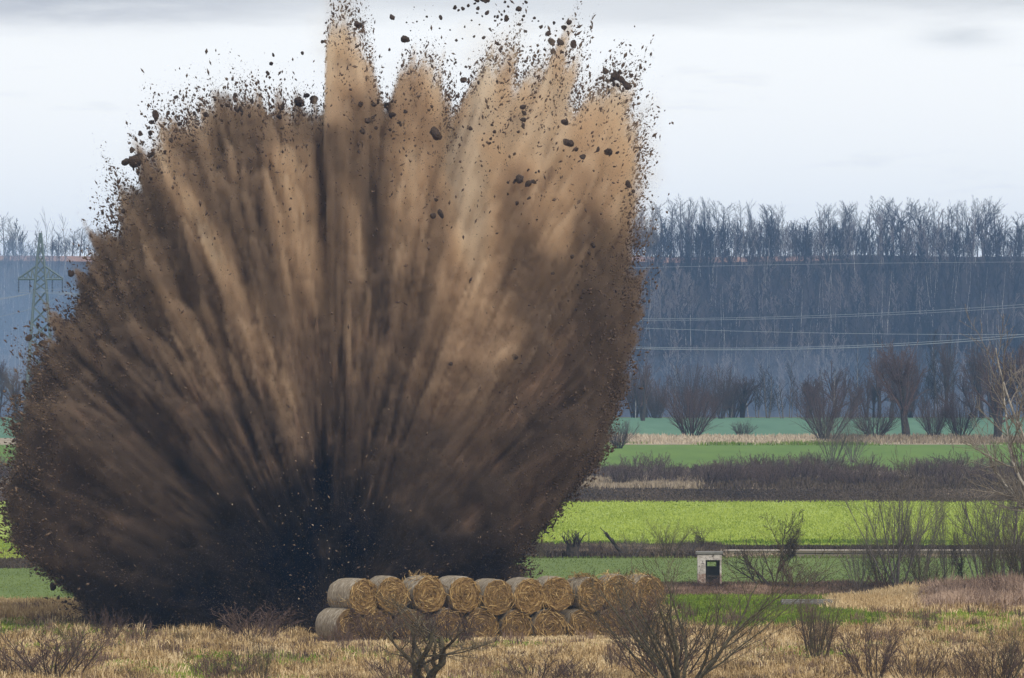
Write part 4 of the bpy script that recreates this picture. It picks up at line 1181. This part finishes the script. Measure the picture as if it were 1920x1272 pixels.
# named streaks (photo pixels): x0 y0 x1 y1 half-widths level weight
STREAK = [(362, 385, 432, 530, 14, 20, .25, 1.), (432, 530, 590, 850, 20, 22, .9, .8), (545, 320, 575, 520, 34, 30, .45, .9), (575, 520, 600, 700, 30, 20, 1.0, .7), (655, 350, 684, 530, 11, 9, .35, .8),
          (762, 250, 795, 420, 18, 16, .3, .9), (862, 290, 902, 480, 36, 36, .0, 1.), (902, 480, 926, 650, 36, 34, .0, 1.), (925, 640, 850, 720, 60, 60, .8, .7), (840, 520, 870, 640, 30, 40, .5, .6), (1045, 180, 1050, 470, 24, 20, .4, .8), (910, 130, 906, 240, 16, 22, .1, 1.),
          (640, 20, 660, 200, 40, 60, .3, .9), (960, 230, 1010, 420, 34, 40, .5, .8), (1150, 190, 1170, 380, 40, 40, .5, .8), (470, 570, 560, 760, 18, 14, 1.0, .7), (310, 590, 420, 700, 30, 50, 1.0, .6), (730, 640, 715, 720, 9, 8, 1.0, .7), (655, 620, 668, 720, 10, 8, 1.1, .7), (1010, 270, 1030, 470, 22, 20, .35, .8),
          (700, 330, 725, 640, 22, 16, 2.5, .9), (620, 280, 640, 560, 24, 16, 2.1, .8), (470, 250, 530, 640, 16, 16, 2.1, .8), (250, 330, 400, 560, 34, 22, 2.3, .8), (330, 250, 420, 420, 26, 20, 2.0, .7), (1150, 560, 1080, 900, 55, 60, 2.3, .7), (1110, 460, 1150, 560, 30, 50, 1.9, .7), (970, 350, 960, 560, 26, 40, 1.6, .6), (600, 640, 590, 850, 26, 22, 2.2, .8),
          (770, 140, 785, 260, 22, 26, 1.5, .7), (690, 230, 690, 330, 46, 46, 2.0, .7), (820, 260, 800, 420, 16, 20, 1.5, .6)]
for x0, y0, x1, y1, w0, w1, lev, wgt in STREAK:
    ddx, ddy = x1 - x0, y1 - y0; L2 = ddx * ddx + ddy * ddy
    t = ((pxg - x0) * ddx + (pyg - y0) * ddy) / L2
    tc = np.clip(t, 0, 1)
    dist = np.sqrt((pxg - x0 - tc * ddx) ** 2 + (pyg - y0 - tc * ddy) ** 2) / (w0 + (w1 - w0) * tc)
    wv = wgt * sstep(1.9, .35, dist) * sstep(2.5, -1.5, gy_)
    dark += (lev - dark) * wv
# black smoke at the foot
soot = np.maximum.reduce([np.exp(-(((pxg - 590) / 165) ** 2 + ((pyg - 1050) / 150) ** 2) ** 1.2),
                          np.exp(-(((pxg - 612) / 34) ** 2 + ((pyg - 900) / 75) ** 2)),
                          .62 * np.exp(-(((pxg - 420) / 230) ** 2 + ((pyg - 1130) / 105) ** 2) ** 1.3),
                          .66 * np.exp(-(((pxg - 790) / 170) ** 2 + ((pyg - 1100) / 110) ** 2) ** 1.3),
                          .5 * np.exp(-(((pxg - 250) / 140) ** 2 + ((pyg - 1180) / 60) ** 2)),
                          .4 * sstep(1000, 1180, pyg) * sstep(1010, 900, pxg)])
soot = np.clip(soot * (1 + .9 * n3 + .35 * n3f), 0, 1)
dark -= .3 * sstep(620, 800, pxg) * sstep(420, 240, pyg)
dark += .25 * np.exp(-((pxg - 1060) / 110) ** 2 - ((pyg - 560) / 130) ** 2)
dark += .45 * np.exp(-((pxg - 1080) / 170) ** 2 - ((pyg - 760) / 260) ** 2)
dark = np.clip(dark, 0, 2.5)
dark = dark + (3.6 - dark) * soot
dens = (base * np.clip(.55 + .75 * dark, .5, 2.6)).astype(np.float32)
near = dens > 0
for ax in range(3):
    near = near | np.roll(near, 1, ax) | np.roll(near, -1, ax) | np.roll(near, 2, ax) | np.roll(near, -2, ax)
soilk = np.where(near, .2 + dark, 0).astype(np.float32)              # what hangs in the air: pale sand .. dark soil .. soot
# thin drifting dust outside the mass
for (cx_, cy_, ax_, ay_, am) in ((640, 60, 46, 90, .16), (930, 100, 80, 60, .10), (1185, 330, 50, 130, .17), (560, 250, 120, 40, .06), (300, 300, 70, 60, .07), (130, 660, 40, 70, .07), (1140, 200, 70, 60, .10), (60, 760, 60, 120, .07), (790, 160, 60, 60, .09), (1050, 130, 50, 60, .08)):
    g = am * np.exp(-((pxg - cx_) / ax_) ** 2 - ((pyg - cy_) / ay_) ** 2 - (gy_ / 2.6) ** 2) * .6 * np.clip(.4 + 1.4 * n3 + .7 * n3f, 0, 2)
    dens = np.maximum(dens, g.astype(np.float32))
jet = sstep(210, 120, pyg) * sstep(90, 60, np.abs(pxg - 655))
dens *= 1 - jet * np.clip(.55 - .9 * n3 - .5 * n3f, 0, .92)
dens[0] = 0
edge_fade = np.ones_like(dens)
for ax in range(3):
    for k in range(2):
        sl = [slice(None)] * 3
        if not (ax == 0 and k == 0): sl[ax] = k; dens[tuple(sl)] = 0
        sl[ax] = -1 - k; dens[tuple(sl)] = 0
dens[dens < .012] = 0

blast = empty('soil_blast', OB, 'huge fan-shaped burst of brown soil and dust with a black smoky foot', 'explosion')

gme = bpy.data.meshes.new('dust_cloud')
gme.vertices.add(dens.size)
gme.attributes.new('dens', 'FLOAT', 'POINT').data.foreach_set('value', dens.ravel())
dust = link('dust_cloud', gme, blast)
tag(dust, kind='stuff')
ng = bpy.data.node_groups.new('dust_cloud', 'GeometryNodeTree')
ng.interface.new_socket('Geometry', in_out='INPUT', socket_type='NodeSocketGeometry')
ng.interface.new_socket('Geometry', in_out='OUTPUT', socket_type='NodeSocketGeometry')
gt = NT(ng)
gi = gt.N.new('NodeGroupInput'); go = gt.N.new('NodeGroupOutput')
vc = gt.N.new('GeometryNodeVolumeCube')
vc.inputs['Min'].default_value = tuple(map(float, lo)); vc.inputs['Max'].default_value = tuple(map(float, hi))
for nm, n_ in zip(('Resolution X', 'Resolution Y', 'Resolution Z'), (NX, NY, NZ)): vc.inputs[nm].default_value = n_
ps = gt.N.new('GeometryNodeInputPosition')
q3 = gt.vmath('DIVIDE', gt.vmath('SUBTRACT', ps.outputs[0], tuple(map(float, lo))), (vx, vx, vx))
ix, iy, iz = [gt.math('FLOOR', gt.math('ADD', c_, .5)) for c_ in gt.sep(q3)]
idx = gt.math('ADD', ix, gt.math('MULTIPLY', gt.math('ADD', iy, gt.math('MULTIPLY', iz, float(NY))), float(NX)))
na = gt.N.new('GeometryNodeInputNamedAttribute'); na.data_type = 'FLOAT'; na.inputs['Name'].default_value = 'dens'
si = gt.N.new('GeometryNodeSampleIndex'); si.data_type = 'FLOAT'; si.domain = 'POINT'; si.clamp = True
gt.L.new(gi.outputs[0], si.inputs['Geometry']); gt.L.new(na.outputs[0], si.inputs['Value']); gt.L.new(idx, si.inputs['Index'])
gt.L.new(si.outputs[0], vc.inputs['Density'])
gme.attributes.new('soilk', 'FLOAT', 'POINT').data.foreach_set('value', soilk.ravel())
vk = gt.N.new('GeometryNodeVolumeCube')
for i_ in vc.inputs:
    if i_.name not in ('Density', 'Background'): vk.inputs[i_.name].default_value = i_.default_value
nk = gt.N.new('GeometryNodeInputNamedAttribute'); nk.data_type = 'FLOAT'; nk.inputs['Name'].default_value = 'soilk'
sk = gt.N.new('GeometryNodeSampleIndex'); sk.data_type = 'FLOAT'; sk.domain = 'POINT'; sk.clamp = True
gt.L.new(gi.outputs[0], sk.inputs['Geometry']); gt.L.new(nk.outputs[0], sk.inputs['Value']); gt.L.new(idx, sk.inputs['Index'])
gt.L.new(sk.outputs[0], vk.inputs['Density'])
gg = gt.N.new('GeometryNodeGetNamedGrid'); gg.inputs['Name'].default_value = 'density'
gt.L.new(vk.outputs[0], gg.inputs['Volume'])
sg = gt.N.new('GeometryNodeStoreNamedGrid'); sg.inputs['Name'].default_value = 'soil'
gt.L.new(vc.outputs[0], sg.inputs['Volume']); gt.L.new(gg.outputs['Grid'], sg.inputs['Grid'])
dm = bpy.data.materials.new('dust')
dm.use_nodes = True
dt = NT(dm.node_tree); dt.N.remove(dt.N['Principled BSDF'])
pv = dt.N.new('ShaderNodeVolumePrincipled')
da = dt.attr('density').outputs['Fac']
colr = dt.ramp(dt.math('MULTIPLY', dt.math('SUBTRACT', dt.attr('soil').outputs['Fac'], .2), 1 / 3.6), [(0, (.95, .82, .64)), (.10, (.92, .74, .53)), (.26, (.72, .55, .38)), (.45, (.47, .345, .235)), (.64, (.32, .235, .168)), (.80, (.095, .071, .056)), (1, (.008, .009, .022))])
dt.L.new(colr, pv.inputs['Color'])
pv.inputs['Density Attribute'].default_value = ''
dt.L.new(dt.math('MULTIPLY', da, 2.4), pv.inputs['Density'])
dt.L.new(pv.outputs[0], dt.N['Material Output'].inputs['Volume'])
gme.materials.append(dm)
sm = gt.N.new('GeometryNodeSetMaterial'); sm.inputs['Material'].default_value = dm
gt.L.new(sg.outputs[0], sm.inputs['Geometry']); gt.L.new(sm.outputs[0], go.inputs[0])
md = dust.modifiers.new('grid', 'NODES'); md.node_group = ng

# opaque soil mass inside the dust --------------------------------
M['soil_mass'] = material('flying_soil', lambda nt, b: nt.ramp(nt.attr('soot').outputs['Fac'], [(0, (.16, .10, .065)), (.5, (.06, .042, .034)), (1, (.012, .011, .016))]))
ia = np.linspace(24, NA - 25, 300).astype(int); ib = np.linspace(0, NBt - 1, 120).astype(int)
Rc = RMAP[np.ix_(ia, ib)]
depth_in = .9 + 1.1 * sstep(700, 250, BZ - Rc * np.sin(AA[ia])[:, None] * np.cos(BB[ib])[None] / SB)
Rc = np.maximum(Rc - depth_in, .6)
dirs = np.stack([np.cos(AA[ia])[:, None] * np.cos(BB[ib])[None], np.repeat(np.sin(BB[ib])[None], len(ia), 0), np.sin(AA[ia])[:, None] * np.cos(BB[ib])[None]], -1)
V = dirs * Rc[..., None]
na_, nb_ = len(ia), len(ib)
ii = (np.arange(na_ - 1)[:, None] * nb_ + np.arange(nb_ - 1)[None]).ravel()
Fq = np.stack([ii, ii + nb_, ii + nb_ + 1, ii + 1], -1)
Vp = V.reshape(-1, 3)
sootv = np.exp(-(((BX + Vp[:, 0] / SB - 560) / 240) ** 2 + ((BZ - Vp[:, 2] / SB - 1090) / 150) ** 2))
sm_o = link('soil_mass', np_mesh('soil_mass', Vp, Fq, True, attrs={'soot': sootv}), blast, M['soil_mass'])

# chips of soil: too many to count --------------------------------
M['chips'] = tint_mat('soil_chips', [(0, (.036, .026, .021)), (.45, (.115, .076, .052)), (.8, (.26, .18, .115)), (1, (.48, .38, .28))])
def chip_mesh(name, P, size, tint, seed, stretch=1.):
    q = np.random.default_rng(seed)
    n = len(P)
    u = P / (np.linalg.norm(P, axis=1)[:, None] + 1e-6)
    u = u + q.normal(0, .55, (n, 3)); u /= np.linalg.norm(u, axis=1)[:, None]
    w = np.cross(u, q.normal(size=(n, 3))); w /= np.linalg.norm(w, axis=1)[:, None]
    v = np.cross(u, w)
    ax = size[:, None] * np.stack([q.uniform(.9, 1.5 + stretch, n), q.uniform(.6, 1.1, n), q.uniform(.5, 1., n)], -1)
    pts = np.stack([P + u * ax[:, :1] * q.uniform(.7, 1.2, (n, 1)), P - u * ax[:, :1] * q.uniform(.7, 1.2, (n, 1)), P + w * ax[:, 1:2] * q.uniform(.6, 1.2, (n, 1)), P - w * ax[:, 1:2] * q.uniform(.6, 1.2, (n, 1)),
                    P + v * ax[:, 2:3], P - v * ax[:, 2:3]], 1).reshape(-1, 3)
    if np.median(size) < .02:
        pts = pts.reshape(-1, 6, 3)[:, [0, 1, 2, 4]].reshape(-1, 3)
        Ft = (np.arange(n)[:, None, None] * 4 + np.array([[0, 1, 2], [0, 3, 1], [0, 2, 3], [1, 3, 2]])[None]).reshape(-1, 3)
        return np_mesh(name, pts, Ft, attrs={'tint': np.repeat(np.clip(tint, 0, 1), 4)})
    oc = np.array([[0, 2, 4], [2, 1, 4], [1, 3, 4], [3, 0, 4], [2, 0, 5], [1, 2, 5], [3, 1, 5], [0, 3, 5]])
    Ft = (np.arange(n)[:, None, None] * 6 + oc[None]).reshape(-1, 3)
    return np_mesh(name, pts, Ft, attrs={'tint': np.repeat(np.clip(tint, 0, 1), 6)})

def chip_points(n, seed, rim):
    """rim: chips thrown ahead of the outline; else chips over the near face"""
    q = np.random.default_rng(seed)
    if rim:
        a = q.uniform(.03, pi - .02, n); b = q.normal(0, .17, n)
    else:
        a = q.uniform(.02, pi - .02, n); b = -np.arccos(q.uniform(.02, 1, n))
    R = lookup(RMAP, a, b)
    clump = .5 + .5 * fbm2(a * 24 + 4, b * 8 + 3, 971, 4) * 1.8
    return q, a, b, R, np.clip(clump, 0, 1.6)

q, a, b, R, cl = chip_points(230000, 980, True)
out = np.abs(q.normal(0, 1, len(a)))
zpx = BZ - R * np.sin(a) / SB
reach = np.where(zpx < 520, .95, .72) * (.35 + 1.0 * cl)
r = R - .55 + out * reach * .80
keep = q.random(len(a)) < (.22 + .8 * cl) * np.where(zpx > 1120, .6, 1)
d3 = np.stack([np.cos(a) * np.cos(b), np.sin(b), np.sin(a) * np.cos(b)], -1)
P = (d3 * r[:, None])[keep]
sz = (.008 + .014 * q.pareto(2.4, keep.sum()).clip(0, 3.5)) * (.8 + .5 * q.random(keep.sum()))
tn = .26 + .26 * q.random(keep.sum()) + .30 * (sstep(2.2, 2.7, a) * q.random(len(a)))[keep]
ok = P[:, 2] > .05
P, sz, tn = P[ok], sz[ok], tn[ok]
for big_ in (True, False):
    k = (sz > .024) == big_
    tag(link('flying_chips', chip_mesh('flying_chips', P[k], sz[k], tn[k], 981 + big_), blast, M['chips']), kind='stuff')
# finest grain all over the near face
q, a, b, R, cl = chip_points(90000, 985, False)
r = R - .30 + np.abs(q.normal(0, .25, len(a)))
P = np.stack([np.cos(a) * np.cos(b), np.sin(b), np.sin(a) * np.cos(b)], -1) * r[:, None]
Zp = BZ - P[:, 2] / SB; Xp = BX + P[:, 0] / SB
k = (P[:, 2] > .05) & (q.random(len(a)) < 1 - .75 * np.exp(-((Xp - 600) / 210) ** 2 - ((Zp - 1050) / 150) ** 2))
tnf = .30 + .5 * q.random(len(a)) * sstep(1150, 300, Zp) + .12 * q.random(len(a))
tag(link('flying_chips', chip_mesh('flying_chips', P[k], .010 + .006 * q.random(k.sum()), tnf[k], 986), blast, M['chips']), kind='stuff')
q, a, b, R, cl = chip_points(170000, 990, False)
r = R - .42 + np.abs(q.normal(0, .38, len(a)))
d3 = np.stack([np.cos(a) * np.cos(b), np.sin(b), np.sin(a) * np.cos(b)], -1)
P = d3 * r[:, None]
X_ = BX + P[:, 0] / SB; Z_ = BZ - P[:, 2] / SB
speck = np.maximum.reduce([sstep(860, 1050, X_) * sstep(560, 760, Z_), sstep(330, 130, X_) * sstep(560, 700, Z_) * .9, sstep(300, 220, Z_) * .22, .05 + 0 * X_, .2 * sstep(1000, 1100, Z_)])
speck = speck * (1 - .8 * np.exp(-((X_ - 600) / 210) ** 2 - ((Z_ - 1040) / 150) ** 2))
k = (q.random(len(a)) < speck * (.15 + cl)) & (P[:, 2] > .05)
P = P[k]
pale = q.random(len(P)) < .05
tn = np.where(pale, .8, .16 + .50 * q.random(len(P)))
chips2 = link('flying_chips', chip_mesh('flying_chips', P, .012 + .017 * q.pareto(2.8, len(P)).clip(0, 2.5), tn, 991), blast, M['chips'])
tag(chips2, kind='stuff')

# front surface depth of the mass at a photo pixel
def front_y(x, y, extra=.25):
    X0 = (x - BX) * SB; Z0 = (BZ - y) * SB
    ys = np.linspace(-9.5, 3, 120)
    P = np.stack([np.full(120, X0), ys, np.full(120, Z0)], -1)
    a_, b_, r_ = polar(P)
    ins = r_ < lookup(RMAP, a_, b_)
    return (ys[np.argmax(ins)] - extra) if ins.any() else None

# pale pebbles against the black foot
q = np.random.default_rng(1000)
pts = []
for k in range(240):
    x = q.normal(620, 85); y = q.normal(985, 95)
    if k % 4 == 0: x = q.uniform(250, 1100); y = q.uniform(560, 1150)
    yy = front_y(x, y, q.uniform(0, .5))
    if yy is not None: pts.append(((x - BX) * SB, yy, (BZ - y) * SB))
pts = np.array(pts)
peb = link('flying_pebbles', chip_mesh('flying_pebbles', pts, .016 + .02 * q.pareto(2.5, len(pts)).clip(0, 1.6), .6 + .4 * q.random(len(pts)), 1001, .3), blast, M['chips'])
tag(peb, kind='stuff')

# clods big enough to tell apart ----------------------------------
def ico():
    t = (1 + 5 ** .5) / 2
    v = [(-1, t, 0), (1, t, 0), (-1, -t, 0), (1, -t, 0), (0, -1, t), (0, 1, t), (0, -1, -t), (0, 1, -t), (t, 0, -1), (t, 0, 1), (-t, 0, -1), (-t, 0, 1)]
    f = [(0, 11, 5), (0, 5, 1), (0, 1, 7), (0, 7, 10), (0, 10, 11), (1, 5, 9), (5, 11, 4), (11, 10, 2), (10, 7, 6), (7, 1, 8), (3, 9, 4), (3, 4, 2), (3, 2, 6), (3, 6, 8), (3, 8, 9), (4, 9, 5), (2, 4, 11), (6, 2, 10), (8, 6, 7), (9, 8, 1)]
    v = [np.array(p) / np.linalg.norm(p) for p in v]
    for _ in range(2):
        mid = {}; nf = []
        def m_(i, j):
            key = (min(i, j), max(i, j))
            if key not in mid:
                p = v[i] + v[j]; v.append(p / np.linalg.norm(p)); mid[key] = len(v) - 1
            return mid[key]
        for a_, b_, c_ in f:
            x, y, z = m_(a_, b_), m_(b_, c_), m_(c_, a_)
            nf += [(a_, x, z), (b_, y, x), (c_, z, y), (x, y, z)]
        f = nf
    return np.array(v), np.array(f)
IV, IF = ico()
def clod_fn(nt, b):
    n = nt.noise(nt.objc(), 2.2, 4, .6)
    nt.put(b.inputs['Normal'], nt.bump(n, .8, .2))
    c = nt.mix(n, (.036, .026, .021), (.125, .084, .058))
    return nt.mix(nt.math('MULTIPLY', nt.rnd(), .5), c, (.10, .065, .045))
M['clod'] = material('earth_clod', clod_fn)
CLOD = []
for k in range(14):
    q = np.random.default_rng(1100 + k)
    Vc = IV.copy()
    for _ in range(11):                              # lumps
        c_ = q.normal(size=3); c_ /= np.linalg.norm(c_)
        Vc *= (1 + q.uniform(-.42, .62) * np.exp(-((IV - c_) ** 2).sum(1) / q.uniform(.15, .6)))[:, None]
    Vc *= 1 + q.normal(0, .07, (len(IV), 1))
    Vc *= np.array([q.uniform(.75, 1.25), q.uniform(.7, 1.1), q.uniform(.7, 1.2)])
    me = np_mesh('earth_clod', Vc, IF, False); me.materials.append(M['clod'])
    CLOD.append(me)
GR_C = 'clods of earth thrown up by the blast'
def clod(x, y, rp, label):
    """rp: radius in photo pixels"""
    yy = front_y(x, y, -.05)
    if yy is None: yy = float(rng.normal(0, 1.2))
    o = link('earth_clod', CLOD[rng.integers(14)])
    o.location = (OB[0] + (x - BX) * SB, OB[1] + yy, (BZ - y) * SB)
    o.rotation_euler = tuple(rng.uniform(0, 6.3, 3))
    s_ = rp * SB * .72
    o.scale = (s_ * rng.uniform(.8, 1.15), s_ * rng.uniform(.8, 1.1), s_ * rng.uniform(.8, 1.15))
    return tag(o, label, 'clod', GR_C)
BIG = [(760, 84, 8.5, 'round brown clod alone in the sky between the tall left jet and the right plumes'),
 (826, 43, 6, 'dark clod alone in the sky just left of the swarm of clods at the top'),
 (734, 43, 7, 'small knobbly dark clod high right of the tall left jet'),
 (505, 127, 6, 'dark clod in the open sky left of the tall jet'), (505, 152, 4.5, 'small dark clod just below the one in the open sky left of the jet'), (514, 117, 3.5, 'smallest of three clods in the open sky left of the jet'),
 (674, 62, 10, 'brown clod on the right edge of the tall left jet'), (604, 90, 5, 'dark clod just left of the tall jet'), (730, 103, 5, 'small clod in the gap right of the tall jet'), (566, 109, 4.5, 'small dark clod left of the jet, above the big dark pair'),
 (562, 204, 13, 'big dark clod, left one of the pair between rounded left shoulder and jet'), (586, 196, 11, 'big dark clod, right one of the pair beside the jet foot'), (575, 190, 7, 'reddish clod over the big dark pair'),
 (680, 212, 8, 'dark round clod at the right foot of the tall jet'), (704, 212, 8, 'dark clod next to the round one at the jet foot'), (728, 212, 7, 'third dark clod in the row at the jet foot'), (738, 230, 6, 'dark clod hanging below the row at the jet foot'),
 (236, 316, 9, 'dark clod farthest out on the left shoulder'), (258, 318, 15, 'biggest black clod on the left shoulder'), (262, 306, 8, 'black clod on top of the biggest one on the left shoulder'),
 (297, 231, 8, 'dark clod on the upper left rim'), (288, 243, 7, 'dark clod below another on the upper left rim'), (330, 194, 5, 'small dark clod above the upper left rim'), (312, 222, 5, 'small clod right of the rim clod at the upper left'),
 (235, 408, 7, 'reddish clod at the rim above the pylon side'), (192, 409, 5, 'small dark clod off the left rim above the pylon'),
 (206, 524, 5, 'small clod before the left flank near the pylon top'), (134, 526, 7, 'brown clod just right of the pylon crossarm'), (206, 551, 6, 'clod on the left flank right of the pylon'), (54, 646, 9, 'dark elongated clod at the far left, below the pylon'), (84, 640, 6, 'dark clod right of the elongated one at the far left'), (106, 628, 7, 'upper dark clod of the far left swarm below the pylon'), (122, 618, 6, 'dark clod at the right end of the far left swarm'), (78, 655, 6, 'lowest clod of the far left swarm'), (193, 640, 10, 'dark clod sunk into the left flank'),
 (820, 269, 12, 'large flat black clod before the pale middle plumes'), (980, 218, 8, 'dark upper clod of a vertical trail in the right plumes'), (983, 230, 7, 'black clod in the vertical trail of the right plumes'), (981, 252, 5, 'small clod at the end of the vertical trail in the right plumes'), (1058, 247, 9, 'single grey-brown clod in the right plume'), (1060, 283, 8, 'clod below the single grey-brown one in the right plume'), (1068, 286, 7, 'clod touching another in the lower right plume'), (1079, 297, 5, 'small clod at the end of a slanting chain in the right plume'), (1090, 312, 6, 'lowest clod of the slanting chain in the right plume'),
 (975, 354, 11, 'large black clod with a pale top in the middle of the right half'), (990, 362, 7, 'clod right of the large black one with the pale top'), (1000, 358, 5, 'small clod right of the large black pair'),
 (828, 415, 9, 'dark clod low before the brightest pale streak'), (816, 420, 7, 'clod left of the dark one before the brightest streak'), (965, 679, 6, 'dark clod alone low on the right half'), (848, 692, 6, 'faint clod alone low in the middle'), (1109, 473, 6, 'round clod on the dark right lobe'),
 (870, 163, 10, 'dark clod in the notch between the middle and right plumes'), (909, 4, 9, 'topmost dark clod at the upper edge of the view'), (893, 10, 8, 'dark clod left of the topmost one'), (986, 17, 5, 'dark clod high above the right plumes'), (974, 30, 8, 'dark knobbly clod above the right plumes'), (950, 45, 7, 'clod in the chain above the right plumes'), (1066, 55, 7, 'dark clod high over the right finger'), (1057, 63, 6, 'clod below the high one over the right finger'),
 (1074, 93, 10, 'large dark clod on the tip of the right finger'), (1050, 92, 7, 'dark clod left of the tip of the right finger'), (1034, 88, 7, 'clod off the left of the right finger'), (1037, 107, 7, 'clod on the left edge of the right finger'), (1028, 76, 6, 'clod over the gap left of the right finger'),
 (1136, 146, 8, 'dark clod on the top left of the far right plume'), (1152, 158, 10, 'dark clod in the cap of the far right plume'), (1164, 166, 10, 'darkest clod in the cap of the far right plume'), (1174, 176, 9, 'clod at the right end of the cap of the far right plume'), (1160, 150, 6, 'small clod above the cap of the far right plume'), (1126, 158, 6, 'clod at the left end of the cap of the far right plume'),
 (1140, 300, 9, 'clod below the gap in the far right plume'), (1175, 360, 7, 'clod on the right rim above the wooded hill'), (1186, 372, 6, 'lower clod on the right rim above the wooded hill'), (95, 1113, 7, 'black clod falling over the green field at the lower left'), (124, 1140, 4, 'small clod at the lower left near the ground'), (820, 390, 5, 'small tan clod above the dark one in the middle')]
for c_ in BIG: clod(*c_)
# swarms of smaller clods: centre, spread, number, size range, label
SWARM = [(900, 35, 26, 26, 26, 2.2, 5, 'small dark clod in the swarm at the top of the view'), (985, 70, 40, 26, 20, 2.2, 5.5, 'small dark clod over the right plumes against the sky'), (1060, 95, 18, 22, 10, 2.4, 5, 'small clod around the tip of the right finger'), (880, 110, 26, 34, 16, 2, 4.5, 'small clod in the sky above the middle notch'),
 (1158, 165, 18, 13, 14, 3, 6, 'clod in the clump capping the far right plume'), (710, 235, 26, 18, 16, 3, 6, 'dark clod in the group at the foot of the tall jet'), (460, 215, 50, 16, 26, 2.5, 7, 'clod along the upper left rim of the blast'), (340, 235, 36, 22, 14, 2.5, 6, 'clod on the left shoulder rim'), (275, 300, 24, 26, 12, 3, 7, 'dark clod around the big black one on the left shoulder'),
 (110, 635, 32, 18, 12, 2.5, 6, 'dark clod in the far left swarm before the pylon foot'), (930, 270, 46, 26, 14, 2.5, 5, 'clod scattered over the pale right plumes'), (985, 372, 22, 26, 10, 2.5, 5, 'clod near the large black one in the right half'), (1085, 530, 18, 30, 10, 2.5, 5, 'clod on the dark right lobe'), (760, 60, 40, 34, 10, 1.8, 3.5, 'tiny clod in the sky between jet and plumes'), (1120, 300, 30, 24, 8, 2.5, 5, 'clod near the gap of the far right plume'), (190, 410, 22, 20, 6, 2, 4, 'tiny clod off the left rim'), (60, 900, 26, 60, 10, 2.5, 5.5, 'clod on the lower left rim'), (1040, 985, 26, 24, 8, 2, 3.6, 'tiny clod before the bright field at the right rim')]
for cx_, cy_, sx_, sy_, n_, r0, r1, lab in SWARM:
    for k in range(n_):
        clod(cx_ + rng.normal(0, sx_), cy_ + rng.normal(0, sy_), r0 + (r1 - r0) * rng.random() ** 2, lab)

# ------------------------------------------------------------------ low mist on the bank
def mist(xp, yp, Y, rx, ry, rz, density, label):
    m = bpy.data.materials.new('mist'); m.use_nodes = True
    t = NT(m.node_tree); t.N.remove(t.N['Principled BSDF'])
    v = t.N.new('ShaderNodeVolumePrincipled'); v.inputs['Density'].default_value = density; v.inputs['Color'].default_value = (.50, .71, 1, 1)
    t.L.new(v.outputs[0], t.N['Material Output'].inputs['Volume'])
    th = np.linspace(0, 2 * pi, 25)[:-1]; ph = np.linspace(-pi / 2, pi / 2, 15)
    V = np.array([[rx * cos(p) * cos(a), ry * cos(p) * sin(a), rz * sin(p)] for p in ph for a in th])
    Fq = [(r_ * 24 + k, r_ * 24 + (k + 1) % 24, (r_ + 1) * 24 + (k + 1) % 24, (r_ + 1) * 24 + k) for r_ in range(14) for k in range(24)]
    o = link('mist', np_mesh('mist', V, np.array(Fq), True), None, m)
    o.location = tuple(at(xp, yp, Y))
    tag(o, label, 'mist', kind='stuff')
mist(10, 620, 1560, 17, 330, 17, .0012, 'pale drifting mist before the bank left of the blast')
mist(1560, 770, 1640, 60, 300, 13., .00028, 'thin ground mist before the foot of the wooded bank')
# ------------------------------------------------------------------ haze
hzm = bpy.data.materials.new('haze')
hzm.use_nodes = True
ht = NT(hzm.node_tree)
ht.N.remove(ht.N['Principled BSDF'])
hv = ht.N.new('ShaderNodeVolumePrincipled')
hv.inputs['Density'].default_value = 1.3e-4
hv.inputs['Color'].default_value = (.34, .58, 1, 1)
ht.L.new(hv.outputs[0], ht.N['Material Output'].inputs['Volume'])
mb = MB()
mb.box((-W - 20, -80, -15), (W + 20, 3950, 52))
tag(mb.build('haze', hzm), 'thin bluish haze hanging over the fields', 'haze', kind='stuff')
